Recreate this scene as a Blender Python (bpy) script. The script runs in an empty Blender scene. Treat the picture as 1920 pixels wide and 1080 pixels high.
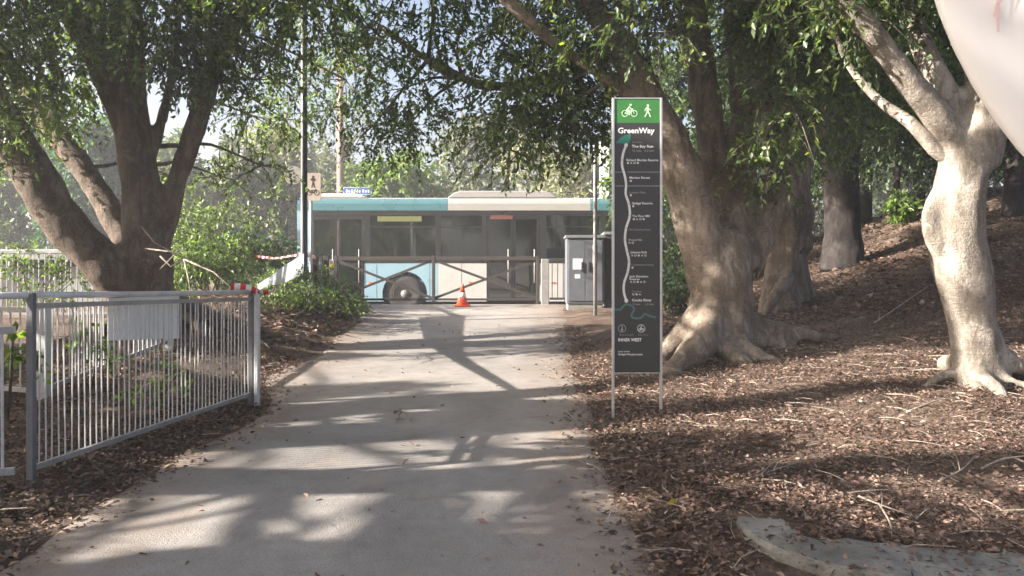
import bpy, bmesh, math, random
import numpy as np
from mathutils import Vector, Matrix, noise

# ------------------------------------------------------------------ camera, world, sun
SC = bpy.context.scene
COL = SC.collection
F, CX, HY, EYE = 1500.0, 960.0, 500.0, 1.45      # focal length in photo pixels, image centre, horizon row, eye height

cam_d = bpy.data.cameras.new('camera')
cam = bpy.data.objects.new('camera', cam_d); COL.objects.link(cam)
cam_d.sensor_width = 36.0; cam_d.lens = 36.0 * F / 1920.0
cam_d.shift_y = -(540.0 - HY) / 1920.0
cam_d.clip_start = 0.05; cam_d.clip_end = 2000
cam.location = (0, 0, EYE); cam.rotation_euler = (math.pi / 2, 0, 0)
SC.camera = cam

SUN_EL = math.radians(23)
SUN_AZ = math.radians(-104)                         # measured from +Y, clockwise: low on the far left, a little behind
tosun = Vector((math.sin(SUN_AZ) * math.cos(SUN_EL), math.cos(SUN_AZ) * math.cos(SUN_EL), math.sin(SUN_EL)))
wd = bpy.data.worlds.new('World'); SC.world = wd; wd.use_nodes = True
nt = wd.node_tree; nt.nodes.clear()
sky = nt.nodes.new('ShaderNodeTexSky'); sky.sky_type = 'NISHITA'; sky.sun_disc = False
sky.sun_elevation = SUN_EL; sky.sun_rotation = SUN_AZ
sky.air_density = .8; sky.dust_density = 6.5; sky.ozone_density = 1.0
bg = nt.nodes.new('ShaderNodeBackground'); bg.inputs['Strength'].default_value = 0.075
wo = nt.nodes.new('ShaderNodeOutputWorld')
nt.links.new(sky.outputs[0], bg.inputs[0]); nt.links.new(bg.outputs[0], wo.inputs[0])
sl = bpy.data.lights.new('sun', 'SUN'); sl.energy = 5.0; sl.angle = math.radians(0.53); sl.color = (1.0, 0.92, 0.82)
so = bpy.data.objects.new('sun', sl); COL.objects.link(so)
so.rotation_euler = tosun.to_track_quat('Z', 'Y').to_euler(); so.location = (-30, -8, 30)
SC.view_settings.view_transform = 'Standard'; SC.view_settings.look = 'None'
SC.view_settings.exposure = 2.3; SC.view_settings.gamma = 1.0
SC.render.engine = 'CYCLES'
try:
    SC.cycles.max_bounces = 8; SC.cycles.diffuse_bounces = 4; SC.cycles.transparent_max_bounces = 12
    SC.cycles.use_denoising = True
except Exception:
    pass

RNG = np.random.default_rng(7); random.seed(7)

# ------------------------------------------------------------------ helpers
def W(px, py, d):
    """a point of the place at depth d that the photograph shows at px, py"""
    return Vector(((px - CX) / F * d, d, EYE - (py - HY) / F * d))

def sstep(a, b, v):
    t = np.clip((np.asarray(v, float) - a) / (b - a), 0, 1)
    return t * t * (3 - 2 * t)

LEFT_Y = [-6, 4, 6.6, 7.3, 8.4, 10, 14, 17.7]; LEFT_X = [-2.36, -2.34, -2.12, -2.3, -2.62, -2.45, -2.7, -4.2]
RIGHT_Y = [-6, 6, 15, 17.7];         RIGHT_X = [0.62, 0.66, 1.04, 1.35]
def base_h(y):
    return np.interp(y, [-300, -10, 0, 17.5, 20.2, 20.25, 29.2, 29.3, 33, 60, 300], [-.35, -.35, 0, .6125, .40, .19, .19, .36, .42, .8, 1.2])
def ground(x, y):
    x = np.asarray(x, float); y = np.asarray(y, float)
    h = base_h(y)
    k = 0.0275 * np.clip(y - 4.8, 0, 13.2)
    x0 = 1.2 + 1.15 * sstep(9, 15.5, y)
    u = np.clip(x - x0, 0, 14)
    rise = k * (np.sqrt(u * u + .16) - .4) * (1 - sstep(18.2, 20.0, y)) * (1 - .35 * sstep(9, 14, x))
    h = h + rise
    h = h + .55 * np.exp(-((x + 4.25) / 1.15) ** 2 - ((y - 12.6) / 2.2) ** 2)
    h = h + .22 * np.exp(-((x + 4.6) / 1.2) ** 2 - ((y - 10.2) / 1.2) ** 2)
    xl = np.interp(y, LEFT_Y, LEFT_X); xr = np.interp(y, RIGHT_Y, RIGHT_X)
    off = np.maximum(np.maximum(xl - x, x - xr), 0)
    b = sstep(0.0, .7, off) * (1 - sstep(18, 19.5, y))
    h = h + b * (.035 * np.sin(x * 2.3 + 1.7 * np.sin(y * 1.1)) * np.sin(y * 1.9 + .6) + .018 * np.sin(x * 6.1 + y * 2.2) * np.sin(y * 5.3 - x))
    h = h + .05 * sstep(.05, .35, off) * (1 - sstep(16, 17.5, y))
    return h
def gz(x, y): return float(ground(x, y))

ORG = {}
class MB:
    def __init__(self): self.v = []; self.f = []; self.m = []
    def add(self, vs, fs, mi=0):
        o = len(self.v); self.v += [tuple(p) for p in vs]
        for f in fs: self.f.append(tuple(i + o for i in f)); self.m.append(mi)
        return self
    def box(self, x0, x1, y0, y1, z0, z1, mi=0):
        return self.add([(x0,y0,z0),(x1,y0,z0),(x1,y1,z0),(x0,y1,z0),(x0,y0,z1),(x1,y0,z1),(x1,y1,z1),(x0,y1,z1)],
                 [(3,2,1,0),(4,5,6,7),(0,1,5,4),(1,2,6,5),(2,3,7,6),(3,0,4,7)], mi)
    def beam(self, a, b, w, t, up=Vector((0,0,1)), mi=0):
        a = Vector(a); b = Vector(b); d = (b - a).normalized()
        s = d.cross(up)
        if s.length < 1e-4: s = d.cross(Vector((0,1,0)))
        s.normalize(); n = s.cross(d).normalized()
        vs = []
        for p in (a, b):
            for (i, j) in ((-1,-1),(1,-1),(1,1),(-1,1)): vs.append(p + s * (i * t / 2) + n * (j * w / 2))
        return self.add(vs, [(3,2,1,0),(4,5,6,7),(0,1,5,4),(1,2,6,5),(2,3,7,6),(3,0,4,7)], mi)
    def prism(self, poly, axis_fn, a, b, mi=0):
        """poly: 2D outline; axis_fn(u, v, t) -> point; extruded between t=a and t=b"""
        n = len(poly)
        vs = [axis_fn(u, v, a) for u, v in poly] + [axis_fn(u, v, b) for u, v in poly]
        fs = [tuple(range(n))[::-1], tuple(range(n, 2 * n))] + [(i, (i + 1) % n, n + (i + 1) % n, n + i) for i in range(n)]
        return self.add(vs, fs, mi)
    def lathe(self, prof, c, axis='z', seg=20, mi=0):
        vs = []; n = len(prof)
        for k in range(seg):
            a = 2 * math.pi * k / seg; ca, sa = math.cos(a), math.sin(a)
            for r, h in prof:
                if axis == 'z': vs.append((c[0] + r * ca, c[1] + r * sa, c[2] + h))
                else: vs.append((c[0] + r * ca, c[1] + h, c[2] + r * sa))
        fs = []
        for k in range(seg):
            k2 = (k + 1) % seg
            for i in range(n - 1): fs.append((k*n+i, k2*n+i, k2*n+i+1, k*n+i+1))
        if prof[0][0] > 1e-5: fs.append(tuple(k * n for k in range(seg))[::-1])
        if prof[-1][0] > 1e-5: fs.append(tuple(k * n + n - 1 for k in range(seg)))
        return self.add(vs, fs, mi)
    def tube(self, pts, rad, seg=8, wob=0.0, lobes=None, mi=0):
        pts = [Vector(p) for p in pts]; n = len(pts)
        t = [(pts[min(i+1, n-1)] - pts[max(i-1, 0)]).normalized() for i in range(n)]
        ref = Vector((0, 1, 0)) if abs(t[0].y) < .9 else Vector((1, 0, 0))
        s = t[0].cross(ref).normalized(); vs = []
        for i in range(n):
            s = (s - t[i] * s.dot(t[i])).normalized(); q = t[i].cross(s)
            for k in range(seg):
                a = 2 * math.pi * k / seg; r = rad[i]
                if wob: r *= 1 + wob * noise.noise(Vector((math.cos(a) * 1.3, math.sin(a) * 1.3, i * .35 + pts[0].x * 3)))
                vs.append(pts[i] + (s * math.cos(a) + q * math.sin(a)) * r)
        fs = []
        for i in range(n - 1):
            for k in range(seg):
                k2 = (k + 1) % seg
                fs.append((i*seg+k, i*seg+k2, (i+1)*seg+k2, (i+1)*seg+k))
        fs.append(tuple(range(seg))[::-1]); fs.append(tuple((n-1)*seg + k for k in range(seg)))
        return self.add(vs, fs, mi)
    def build(self, name, mat, parent=None, smooth=False, bevel=0.0):
        me = bpy.data.meshes.new(name)
        og = ORG[parent.name] if parent is not None else Vector((0, 0, 0))
        me.from_pydata([(x - og.x, y - og.y, z - og.z) for x, y, z in self.v], [], self.f)
        mats = mat if isinstance(mat, (list, tuple)) else [mat]
        for m in mats: me.materials.append(m)
        if len(mats) > 1: me.polygons.foreach_set('material_index', self.m)
        bm = bmesh.new(); bm.from_mesh(me); bmesh.ops.recalc_face_normals(bm, faces=bm.faces); bm.to_mesh(me); bm.free()
        if smooth: me.polygons.foreach_set('use_smooth', [True] * len(me.polygons))
        o = bpy.data.objects.new(name, me); COL.objects.link(o); ORG[o.name] = og
        if parent is not None: o.parent = parent
        if bevel:
            b = o.modifiers.new('bevel', 'BEVEL'); b.width = bevel; b.segments = 2; b.limit_method = 'ANGLE'
        return o

def tag(o, label=None, cat=None, group=None, kind=None):
    if label: o['label'] = label
    if cat: o['category'] = cat
    if group: o['group'] = group
    if kind: o['kind'] = kind
    return o
def thing(name, loc, label, cat, group=None):
    o = bpy.data.objects.new(name, None); COL.objects.link(o)
    o.empty_display_size = .1
    o.location = loc; ORG[o.name] = Vector(loc)
    return tag(o, label, cat, group)

def spline(pts, rad, step=.12):
    """Catmull-Rom through pts, radii carried along"""
    P = [Vector(p) for p in pts]; n = len(P); op = []; orr = []
    for i in range(n - 1):
        p0 = P[max(i-1, 0)]; p1 = P[i]; p2 = P[i+1]; p3 = P[min(i+2, n-1)]
        k = max(2, int((p2 - p1).length / step))
        for j in range(k):
            t = j / k
            op.append(.5 * ((2*p1) + (p2-p0)*t + (2*p0-5*p1+4*p2-p3)*t*t + (3*p1-p0-3*p2+p3)*t**3))
            orr.append(rad[i] + (rad[i+1] - rad[i]) * t)
    op.append(P[-1]); orr.append(rad[-1])
    return op, orr

# ------------------------------------------------------------------ materials
def mat(name, build):
    m = bpy.data.materials.new(name); m.use_nodes = True; t = m.node_tree; t.nodes.clear()
    out = t.nodes.new('ShaderNodeOutputMaterial'); build(t, out); return m
def N(t, typ, **kw):
    n = t.nodes.new(typ)
    for k, v in kw.items():
        if k in n.inputs.keys(): n.inputs[k].default_value = v
        else: setattr(n, k, v)
    return n
def ramp(t, fac, stops):
    r = t.nodes.new('ShaderNodeValToRGB'); e = r.color_ramp.elements
    e[0].position, e[0].color = stops[0][0], (*stops[0][1], 1); e[1].position, e[1].color = stops[-1][0], (*stops[-1][1], 1)
    for p, c in stops[1:-1]:
        q = e.new(p); q.color = (*c, 1)
    t.links.new(fac, r.inputs[0]); return r.outputs[0]
def mixc(t, fac, a, b, mode='MIX'):
    m = t.nodes.new('ShaderNodeMix'); m.data_type = 'RGBA'; m.blend_type = mode
    for sock, val in ((m.inputs[0], fac), (m.inputs[6], a), (m.inputs[7], b)):
        if isinstance(val, (int, float)): sock.default_value = val
        elif isinstance(val, tuple): sock.default_value = (*val, 1) if len(val) == 3 else val
        else: t.links.new(val, sock)
    return m.outputs[2]
def tex(t, scale, detail=4, rough=.6, vec=None, dist=0.0):
    n = N(t, 'ShaderNodeTexNoise'); n.inputs['Scale'].default_value = scale; n.inputs['Detail'].default_value = detail
    n.inputs['Roughness'].default_value = rough; n.inputs['Distortion'].default_value = dist
    if vec is not None: t.links.new(vec, n.inputs['Vector'])
    return n.outputs['Fac']
def gpos(t): return t.nodes.new('ShaderNodeNewGeometry').outputs['Position']
def mapv(t, vec, scale=(1,1,1)):
    m = t.nodes.new('ShaderNodeMapping'); m.inputs['Scale'].default_value = scale; t.links.new(vec, m.inputs['Vector']); return m.outputs[0]
def bump(t, h, strength, dist):
    b = N(t, 'ShaderNodeBump'); b.inputs['Strength'].default_value = strength; b.inputs['Distance'].default_value = dist
    t.links.new(h, b.inputs['Height']); return b.outputs[0]

def worn(name, c, rough=.5, metal=0.0, var=.18, scale=6, grime=.25, spec=.5, bmp=.12):
    """painted, plastic or metal surface with slight mottling, grime and uneven gloss"""
    def b(t, out):
        p = gpos(t); n1 = tex(t, scale, 5, .65, p); n2 = tex(t, scale * 7, 3, .6, p)
        lo = tuple(x * (1 - var) for x in c); hi = tuple(min(1, x * (1 + var * .7)) for x in c)
        col = ramp(t, n1, [(.3, lo), (.7, hi)])
        g = ramp(t, n2, [(.5, (0, 0, 0)), (.78, (grime,) * 3)])
        col = mixc(t, g, col, (.09, .075, .06))
        s = N(t, 'ShaderNodeBsdfPrincipled'); t.links.new(col, s.inputs['Base Color'])
        rr = N(t, 'ShaderNodeMapRange'); rr.inputs[3].default_value = max(.05, rough - .12); rr.inputs[4].default_value = min(1, rough + .15)
        t.links.new(n1, rr.inputs[0]); t.links.new(rr.outputs[0], s.inputs['Roughness'])
        s.inputs['Metallic'].default_value = metal; s.inputs['Specular IOR Level'].default_value = spec
        if bmp: t.links.new(bump(t, n2, bmp, .01), s.inputs['Normal'])
        t.links.new(s.outputs[0], out.inputs[0])
    return mat(name, b)

def bark(name, dark, mid, pale, sc=1.0):
    def b(t, out):
        p = gpos(t)
        n1 = tex(t, 1.9 * sc, 7, .66, p, .9); n2 = tex(t, 9 * sc, 7, .72, mapv(t, p, (1, 1, .3)), .4)
        n3 = tex(t, 55 * sc, 4, .65, mapv(t, p, (1, 1, .7))); st = tex(t, 5.5 * sc, 5, .7, mapv(t, p, (1, 1, .09)), .3)
        rings = tex(t, 16 * sc, 4, .7, mapv(t, p, (.3, .3, 2.4)), 1.2); lich = tex(t, 5 * sc, 6, .75, p, 1.5)
        col = ramp(t, n1, [(.32, dark), (.5, mid), (.66, pale)])
        col = mixc(t, ramp(t, n2, [(.40, (.75,)*3), (.56, (0,)*3)]), col, tuple(x * .55 for x in dark))
        col = mixc(t, ramp(t, st, [(.52, (0,)*3), (.68, (.7,)*3)]), col, tuple(x * .5 for x in mid))
        col = mixc(t, ramp(t, lich, [(.58, (0,)*3), (.66, (.55,)*3)]), col, (pale[0] * 1.15, pale[1] * 1.2, pale[2] * 1.15))
        col = mixc(t, ramp(t, rings, [(.60, (0,)*3), (.68, (.55,)*3)]), col, tuple(x * .5 for x in dark))
        col = mixc(t, ramp(t, n3, [(.56, (0,)*3), (.72, (.5,)*3)]), col, tuple(min(1, x * 1.2) for x in pale))
        s = N(t, 'ShaderNodeBsdfPrincipled', Roughness=.88); t.links.new(col, s.inputs['Base Color']); s.inputs['Specular IOR Level'].default_value = .2
        h = N(t, 'ShaderNodeMath', operation='ADD'); t.links.new(n2, h.inputs[0]); t.links.new(n3, h.inputs[1])
        h2 = N(t, 'ShaderNodeMath', operation='SUBTRACT'); t.links.new(h.outputs[0], h2.inputs[0]); t.links.new(rings, h2.inputs[1])
        t.links.new(bump(t, h2.outputs[0], .6, .03), s.inputs['Normal'])
        t.links.new(s.outputs[0], out.inputs[0])
    return mat(name, b)

def leafmat(name, transl=.45, rough=.42):
    def b(t, out):
        a = N(t, 'ShaderNodeAttribute'); a.attribute_name = 'tint'
        s = N(t, 'ShaderNodeBsdfPrincipled', Roughness=rough); t.links.new(a.outputs['Color'], s.inputs['Base Color'])
        s.inputs['Specular IOR Level'].default_value = .45
        tr = N(t, 'ShaderNodeBsdfTranslucent')
        tc = mixc(t, 1.0, a.outputs['Color'], (1.5, 1.75, .75), 'MULTIPLY'); t.links.new(tc, tr.inputs[0])
        m = N(t, 'ShaderNodeMixShader'); m.inputs[0].default_value = transl
        t.links.new(s.outputs[0], m.inputs[1]); t.links.new(tr.outputs[0], m.inputs[2]); t.links.new(m.outputs[0], out.inputs[0])
    return mat(name, b)

def glassmat(name, tint, mixf, rough=.05):
    def b(t, out):
        tr = N(t, 'ShaderNodeBsdfTransparent'); tr.inputs[0].default_value = (*tint, 1)
        gl = N(t, 'ShaderNodeBsdfGlossy', Roughness=rough); gl.inputs[0].default_value = (.9, .95, .95, 1)
        lw = N(t, 'ShaderNodeLayerWeight'); lw.inputs[0].default_value = .3
        mr = N(t, 'ShaderNodeMapRange'); mr.inputs[3].default_value = mixf; mr.inputs[4].default_value = .9; t.links.new(lw.outputs['Fresnel'], mr.inputs[0])
        m = N(t, 'ShaderNodeMixShader'); t.links.new(mr.outputs[0], m.inputs[0])
        t.links.new(tr.outputs[0], m.inputs[1]); t.links.new(gl.outputs[0], m.inputs[2]); t.links.new(m.outputs[0], out.inputs[0])
    return mat(name, b)

def m_soil(t, out):
    p = gpos(t); n1 = tex(t, .55, 6, .6, p, .4); n2 = tex(t, 7, 8, .7, p); n3 = tex(t, 60, 4, .7, p)
    col = ramp(t, n2, [(.28, (.05, .036, .029)), (.5, (.115, .082, .064)), (.72, (.21, .158, .126))])
    col = mixc(t, ramp(t, n1, [(.5, (0,)*3), (.66, (.75,)*3)]), col, (.24, .18, .14))
    col = mixc(t, ramp(t, n3, [(.52, (0,)*3), (.7, (.6,)*3)]), col, (.25, .19, .155))
    s = N(t, 'ShaderNodeBsdfPrincipled', Roughness=.95); t.links.new(col, s.inputs['Base Color']); s.inputs['Specular IOR Level'].default_value = .1
    h = N(t, 'ShaderNodeMath', operation='ADD'); t.links.new(n2, h.inputs[0]); t.links.new(n3, h.inputs[1])
    t.links.new(bump(t, h.outputs[0], .9, .04), s.inputs['Normal']); t.links.new(s.outputs[0], out.inputs[0])
def m_path(t, out):
    p = gpos(t); n1 = tex(t, .8, 6, .62, p, .5); n2 = tex(t, 6, 7, .7, p); n3 = tex(t, 110, 3, .6, p); n4 = tex(t, 2.2, 5, .7, p, 1.2)
    col = ramp(t, n1, [(.3, (.21, .196, .185)), (.55, (.29, .27, .254)), (.75, (.375, .346, .322))])
    col = mixc(t, ramp(t, n2, [(.42, (0,)*3), (.75, (.55,)*3)]), col, (.18, .158, .143))
    col = mixc(t, ramp(t, n3, [(.3, (.55,)*3), (.52, (0,)*3)]), col, (.12, .11, .105))
    col = mixc(t, ramp(t, n4, [(.55, (0,)*3), (.72, (.5,)*3)]), col, (.34, .275, .22))
    ed = N(t, 'ShaderNodeAttribute'); ed.attribute_name = 'tint'; n5 = tex(t, 3.2, 6, .7, p, .8)
    ad = N(t, 'ShaderNodeMath', operation='ADD'); t.links.new(ed.outputs['Fac'], ad.inputs[0]); t.links.new(n5, ad.inputs[1])
    col = mixc(t, ramp(t, ad.outputs[0], [(.0, (0,)*3), (1.0, (.9,)*3)]), col, col)
    mr = N(t, 'ShaderNodeMapRange'); mr.inputs[1].default_value = 1.02; mr.inputs[2].default_value = 1.5; mr.inputs[4].default_value = .9; t.links.new(ad.outputs[0], mr.inputs[0])
    col = mixc(t, mr.outputs[0], col, ramp(t, n2, [(.3, (.13, .095, .075)), (.7, (.30, .235, .185))]))
    stn = tex(t, 1.1, 7, .72, p, 2.2); col = mixc(t, ramp(t, stn, [(.56, (0,)*3), (.64, (.45,)*3)]), col, (.15, .135, .125))
    s = N(t, 'ShaderNodeBsdfPrincipled', Roughness=.9); t.links.new(col, s.inputs['Base Color']); s.inputs['Specular IOR Level'].default_value = .2
    h = N(t, 'ShaderNodeMath', operation='ADD'); t.links.new(n2, h.inputs[0]); t.links.new(n3, h.inputs[1])
    t.links.new(bump(t, h.outputs[0], .5, .012), s.inputs['Normal']); t.links.new(s.outputs[0], out.inputs[0])
def m_conc(lo, mid, hi):
    def b(t, out):
        p = gpos(t); n1 = tex(t, 2.6, 6, .65, p, .5); n2 = tex(t, 22, 6, .7, p); n3 = tex(t, 140, 3, .6, p)
        col = ramp(t, n1, [(.3, lo), (.52, mid), (.72, hi)])
        col = mixc(t, ramp(t, n2, [(.5, (0,)*3), (.72, (.65,)*3)]), col, tuple(x * .45 for x in lo))
        s = N(t, 'ShaderNodeBsdfPrincipled', Roughness=.88); t.links.new(col, s.inputs['Base Color']); s.inputs['Specular IOR Level'].default_value = .25
        h = N(t, 'ShaderNodeMath', operation='ADD'); t.links.new(n2, h.inputs[0]); t.links.new(n3, h.inputs[1])
        t.links.new(bump(t, h.outputs[0], .6, .015), s.inputs['Normal']); t.links.new(s.outputs[0], out.inputs[0])
    return b
def m_tape(t, out):
    w = N(t, 'ShaderNodeTexWave'); w.inputs['Scale'].default_value = 1.0; w.bands_direction = 'X'
    uv = N(t, 'ShaderNodeUVMap'); t.links.new(mapv(t, uv.outputs[0], (1, 1, 1)), w.inputs['Vector'])
    col = ramp(t, w.outputs['Fac'], [(.48, (.75, .73, .72)), (.54, (.62, .045, .05))])
    s = N(t, 'ShaderNodeBsdfPrincipled', Roughness=.4); t.links.new(col, s.inputs['Base Color'])
    tr = N(t, 'ShaderNodeBsdfTranslucent'); t.links.new(col, tr.inputs[0]); m = N(t, 'ShaderNodeMixShader'); m.inputs[0].default_value = .3
    t.links.new(s.outputs[0], m.inputs[1]); t.links.new(tr.outputs[0], m.inputs[2]); t.links.new(m.outputs[0], out.inputs[0])
def m_sheet(t, out):
    p = gpos(t); n = tex(t, 9, 4, .6, p)
    s = N(t, 'ShaderNodeBsdfPrincipled', Roughness=.35); t.links.new(ramp(t, n, [(.3, (.62, .67, .72)), (.7, (.8, .83, .86))]), s.inputs['Base Color'])
    tr = N(t, 'ShaderNodeBsdfTranslucent'); tr.inputs[0].default_value = (.8, .85, .9, 1)
    m = N(t, 'ShaderNodeMixShader'); m.inputs[0].default_value = .35
    t.links.new(s.outputs[0], m.inputs[1]); t.links.new(tr.outputs[0], m.inputs[2])
    tp = N(t, 'ShaderNodeBsdfTransparent'); m2 = N(t, 'ShaderNodeMixShader'); m2.inputs[0].default_value = .18
    t.links.new(m.outputs[0], m2.inputs[1]); t.links.new(tp.outputs[0], m2.inputs[2]); t.links.new(m2.outputs[0], out.inputs[0])

M = dict(
    soil=mat('soil', m_soil), path=mat('path_asphalt', m_path),
    concrete=mat('concrete', m_conc((.30, .29, .27), (.42, .40, .375), (.52, .50, .47))),
    kerbstone=mat('kerb_concrete', m_conc((.13, .13, .12), (.23, .222, .205), (.34, .322, .295))),
    asphalt=mat('road_asphalt', m_conc((.045, .046, .05), (.06, .06, .063), (.085, .083, .08))),
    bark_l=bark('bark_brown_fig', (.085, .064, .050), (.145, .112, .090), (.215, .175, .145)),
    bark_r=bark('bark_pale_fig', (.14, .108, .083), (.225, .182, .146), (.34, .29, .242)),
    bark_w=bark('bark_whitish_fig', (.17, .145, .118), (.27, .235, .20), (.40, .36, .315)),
    bark_d=bark('bark_dark', (.024, .02, .019), (.042, .035, .033), (.07, .06, .055)),
    twig=bark('twig_bark', (.09, .075, .06), (.16, .135, .11), (.25, .22, .19), 3),
    deadwood=bark('dead_twig', (.25, .2, .16), (.38, .32, .26), (.52, .46, .4), 3),
    leaf=leafmat('fig_leaf'), litter=leafmat('dry_leaf', .12, .7), bgleaf=leafmat('far_leaf', .35, .6),
    galv=worn('galvanised_steel', (.37, .375, .385), .42, .55, .2, 9, .35),
    galv_d=worn('dull_steel_post', (.17, .175, .19), .5, .4, .2, 9, .35),
    galv_w=worn('pale_galvanised_steel', (.56, .555, .55), .5, .2, .15, 9, .3),
    steel_d=worn('dark_steel', (.055, .055, .06), .45, .3, .25, 8, .2),
    blackpole=worn('black_pole_paint', (.012, .012, .014), .4, 0, .2, 8, .15),
    brownpost=worn('dark_brown_post', (.032, .026, .024), .65, 0, .3, 12, .3),
    greypost=worn('grey_post', (.24, .232, .225), .6, .1, .2, 10, .35),
    white=worn('white_paint', (.74, .74, .73), .5, 0, .06, 5, .12),
    whitedisc=worn('white_enamel', (.60, .59, .59), .7, 0, .02, 3, .03, .2, .0),
    redmark=worn('faded_red_mark', (.56, .40, .40), .6, 0, .1, 30, .0),
    cabinet=worn('grey_blue_cabinet', (.10, .11, .128), .5, 0, .15, 5, .3),
    cabinet_d=worn('dark_cabinet', (.035, .035, .038), .55, 0, .25, 6, .25),
    plinth=worn('cabinet_plinth', (.22, .21, .2), .85, 0, .2, 12, .4),
    sticker=worn('silver_sticker', (.62, .64, .66), .4, 0, .2, 25, .1),
    sign_b=worn('sign_charcoal', (.034, .032, .033), .38, 0, .12, 4, .06, .5, .03),
    sign_g=worn('sign_green', (.035, .155, .035), .38, 0, .1, 5, .05, .5, .03),
    sign_w=worn('sign_white_print', (.72, .74, .72), .5, 0, .04, 10, .0, .4, 0),
    sign_mint=worn('sign_mint_print', (.46, .66, .44), .5, 0, .04, 10, .0, .4, 0),
    sign_grey=worn('sign_grey_print', (.32, .32, .32), .5, 0, .05, 10, .0, .4, 0),
    sign_line=worn('sign_trail_print', (.60, .60, .58), .5, 0, .05, 10, .0, .4, 0),
    sign_teal=worn('sign_teal_print', (.03, .19, .14), .5, 0, .1, 10, .0, .4, 0),
    sign_teal_d=worn('sign_dull_teal_print', (.06, .15, .14), .5, 0, .1, 10, .0, .4, 0),
    frame_s=worn('sign_edge_aluminium', (.58, .58, .57), .35, .7, .08, 10, .1),
    beige=worn('sign_shaded_beige', (.36, .30, .265), .5, 0, .08, 12, .15),  # beige tone carries the shade on a whitish plate
    black=worn('black_print', (.02, .02, .02), .5, 0, .1, 12, 0),
    blue=worn('street_sign_blue', (.035, .10, .36), .4, 0, .1, 8, .05),
    timber=worn('weathered_pole_timber', (.30, .20, .165), .85, 0, .25, 14, .3),
    orange=worn('cone_orange', (.78, .085, .02), .45, 0, .12, 12, .12),
    yellow=worn('reflector_yellow', (.72, .62, .03), .4, 0, .1, 20, .05),
    b_teal=worn('bus_teal', (.055, .135, .155), .28, 0, .06, 2, .12, .5, .01),
    b_blue=worn('bus_light_blue', (.21, .33, .40), .28, 0, .06, 2, .12, .5, .01),
    b_white=worn('bus_white', (.40, .39, .38), .3, 0, .05, 2, .14, .5, .01),
    b_grey=worn('bus_grey', (.27, .26, .25), .3, 0, .05, 2, .12, .5, .01),
    b_black=worn('bus_black', (.016, .016, .018), .3, 0, .2, 3, .1, .5, .01),
    b_under=worn('bus_underside', (.03, .028, .026), .8, 0, .3, 5, .3),
    b_floor=worn('bus_floor', (.10, .095, .09), .7, 0, .15, 5, .1),
    rubber=worn('tyre_rubber', (.022, .021, .02), .8, 0, .3, 12, .3),
    rim=worn('steel_rim', (.16, .14, .13), .5, .1, .2, 12, .45),
    seat=worn('seat_blue_fabric', (.10, .14, .26), .9, 0, .2, 20, .05),
    rail_y=worn('grab_rail_steel', (.30, .29, .27), .4, 0, .1, 20, .05),
    disp=worn('display_yellow_green', (.12, .13, .05), .4, 0, .15, 20, .0),
    lamp_r=worn('red_marker', (.12, .045, .035), .4, 0, .1, 20, .0),
    roofing=worn('grey_roof_sheet', (.20, .215, .22), .5, .2, .15, 4, .3),
    tape=mat('barrier_tape', m_tape), sheet=mat('pale_plastic_sheet', m_sheet),
    glass_far=glassmat('bus_far_glass', (.80, .84, .83), .04),
    glass=glassmat('bus_glass', (.17, .19, .19), .10),
)

# ------------------------------------------------------------------ large structure: ground, path, road
def axis(fine0, fine1, step, lo, hi, extra=()):
    a = list(np.arange(fine0, fine1 + 1e-6, step)); s = step
    while a[-1] < hi: s *= 1.28; a.append(min(hi, a[-1] + s))
    s = step; b = []
    x = fine0
    while x > lo: s *= 1.28; x = max(lo, x - s); b.append(x)
    return np.array(sorted(set(b + a + list(extra))))
def grid(name, xs, ys, zf, m):
    X, Y = np.meshgrid(xs, ys); Z = zf(X, Y); nx, ny = len(xs), len(ys)
    vs = np.stack([X, Y, Z], -1).reshape(-1, 3)
    i = np.arange((ny - 1) * (nx - 1)); r, c = i // (nx - 1), i % (nx - 1); a = r * nx + c
    q = np.stack([a, a + 1, a + nx + 1, a + nx], 1)
    return np_mesh(name, vs, q, m)
def np_mesh(name, vs, quads, m, cols=None, smooth=True, parent=None):
    me = bpy.data.meshes.new(name); k = quads.shape[1]
    og = ORG[parent.name] if parent is not None else Vector((0, 0, 0))
    vs = np.asarray(vs, np.float32) - np.array(og, np.float32)
    me.vertices.add(len(vs)); me.vertices.foreach_set('co', vs.ravel())
    me.loops.add(quads.size); me.loops.foreach_set('vertex_index', quads.astype(np.int32).ravel())
    me.polygons.add(len(quads)); me.polygons.foreach_set('loop_start', np.arange(0, quads.size, k, dtype=np.int32))
    try: me.polygons.foreach_set('loop_total', np.full(len(quads), k, np.int32))
    except Exception: pass
    if smooth: me.polygons.foreach_set('use_smooth', np.ones(len(quads), bool))
    me.update(calc_edges=True)
    if cols is not None:
        ca = me.color_attributes.new('tint', 'FLOAT_COLOR', 'POINT')
        ca.data.foreach_set('color', np.concatenate([cols, np.ones((len(cols), 1))], 1).astype(np.float32).ravel())
    me.materials.append(m); o = bpy.data.objects.new(name, me); COL.objects.link(o); ORG[o.name] = og
    if parent is not None: o.parent = parent
    return o

xs = axis(-9, 11, .13, -300, 300); ys = axis(1.5, 20.6, .13, -200, 300, (20.2, 20.25, 29.2, 29.3))
tag(grid('ground', xs, ys, ground, M['soil']), kind='structure')

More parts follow.
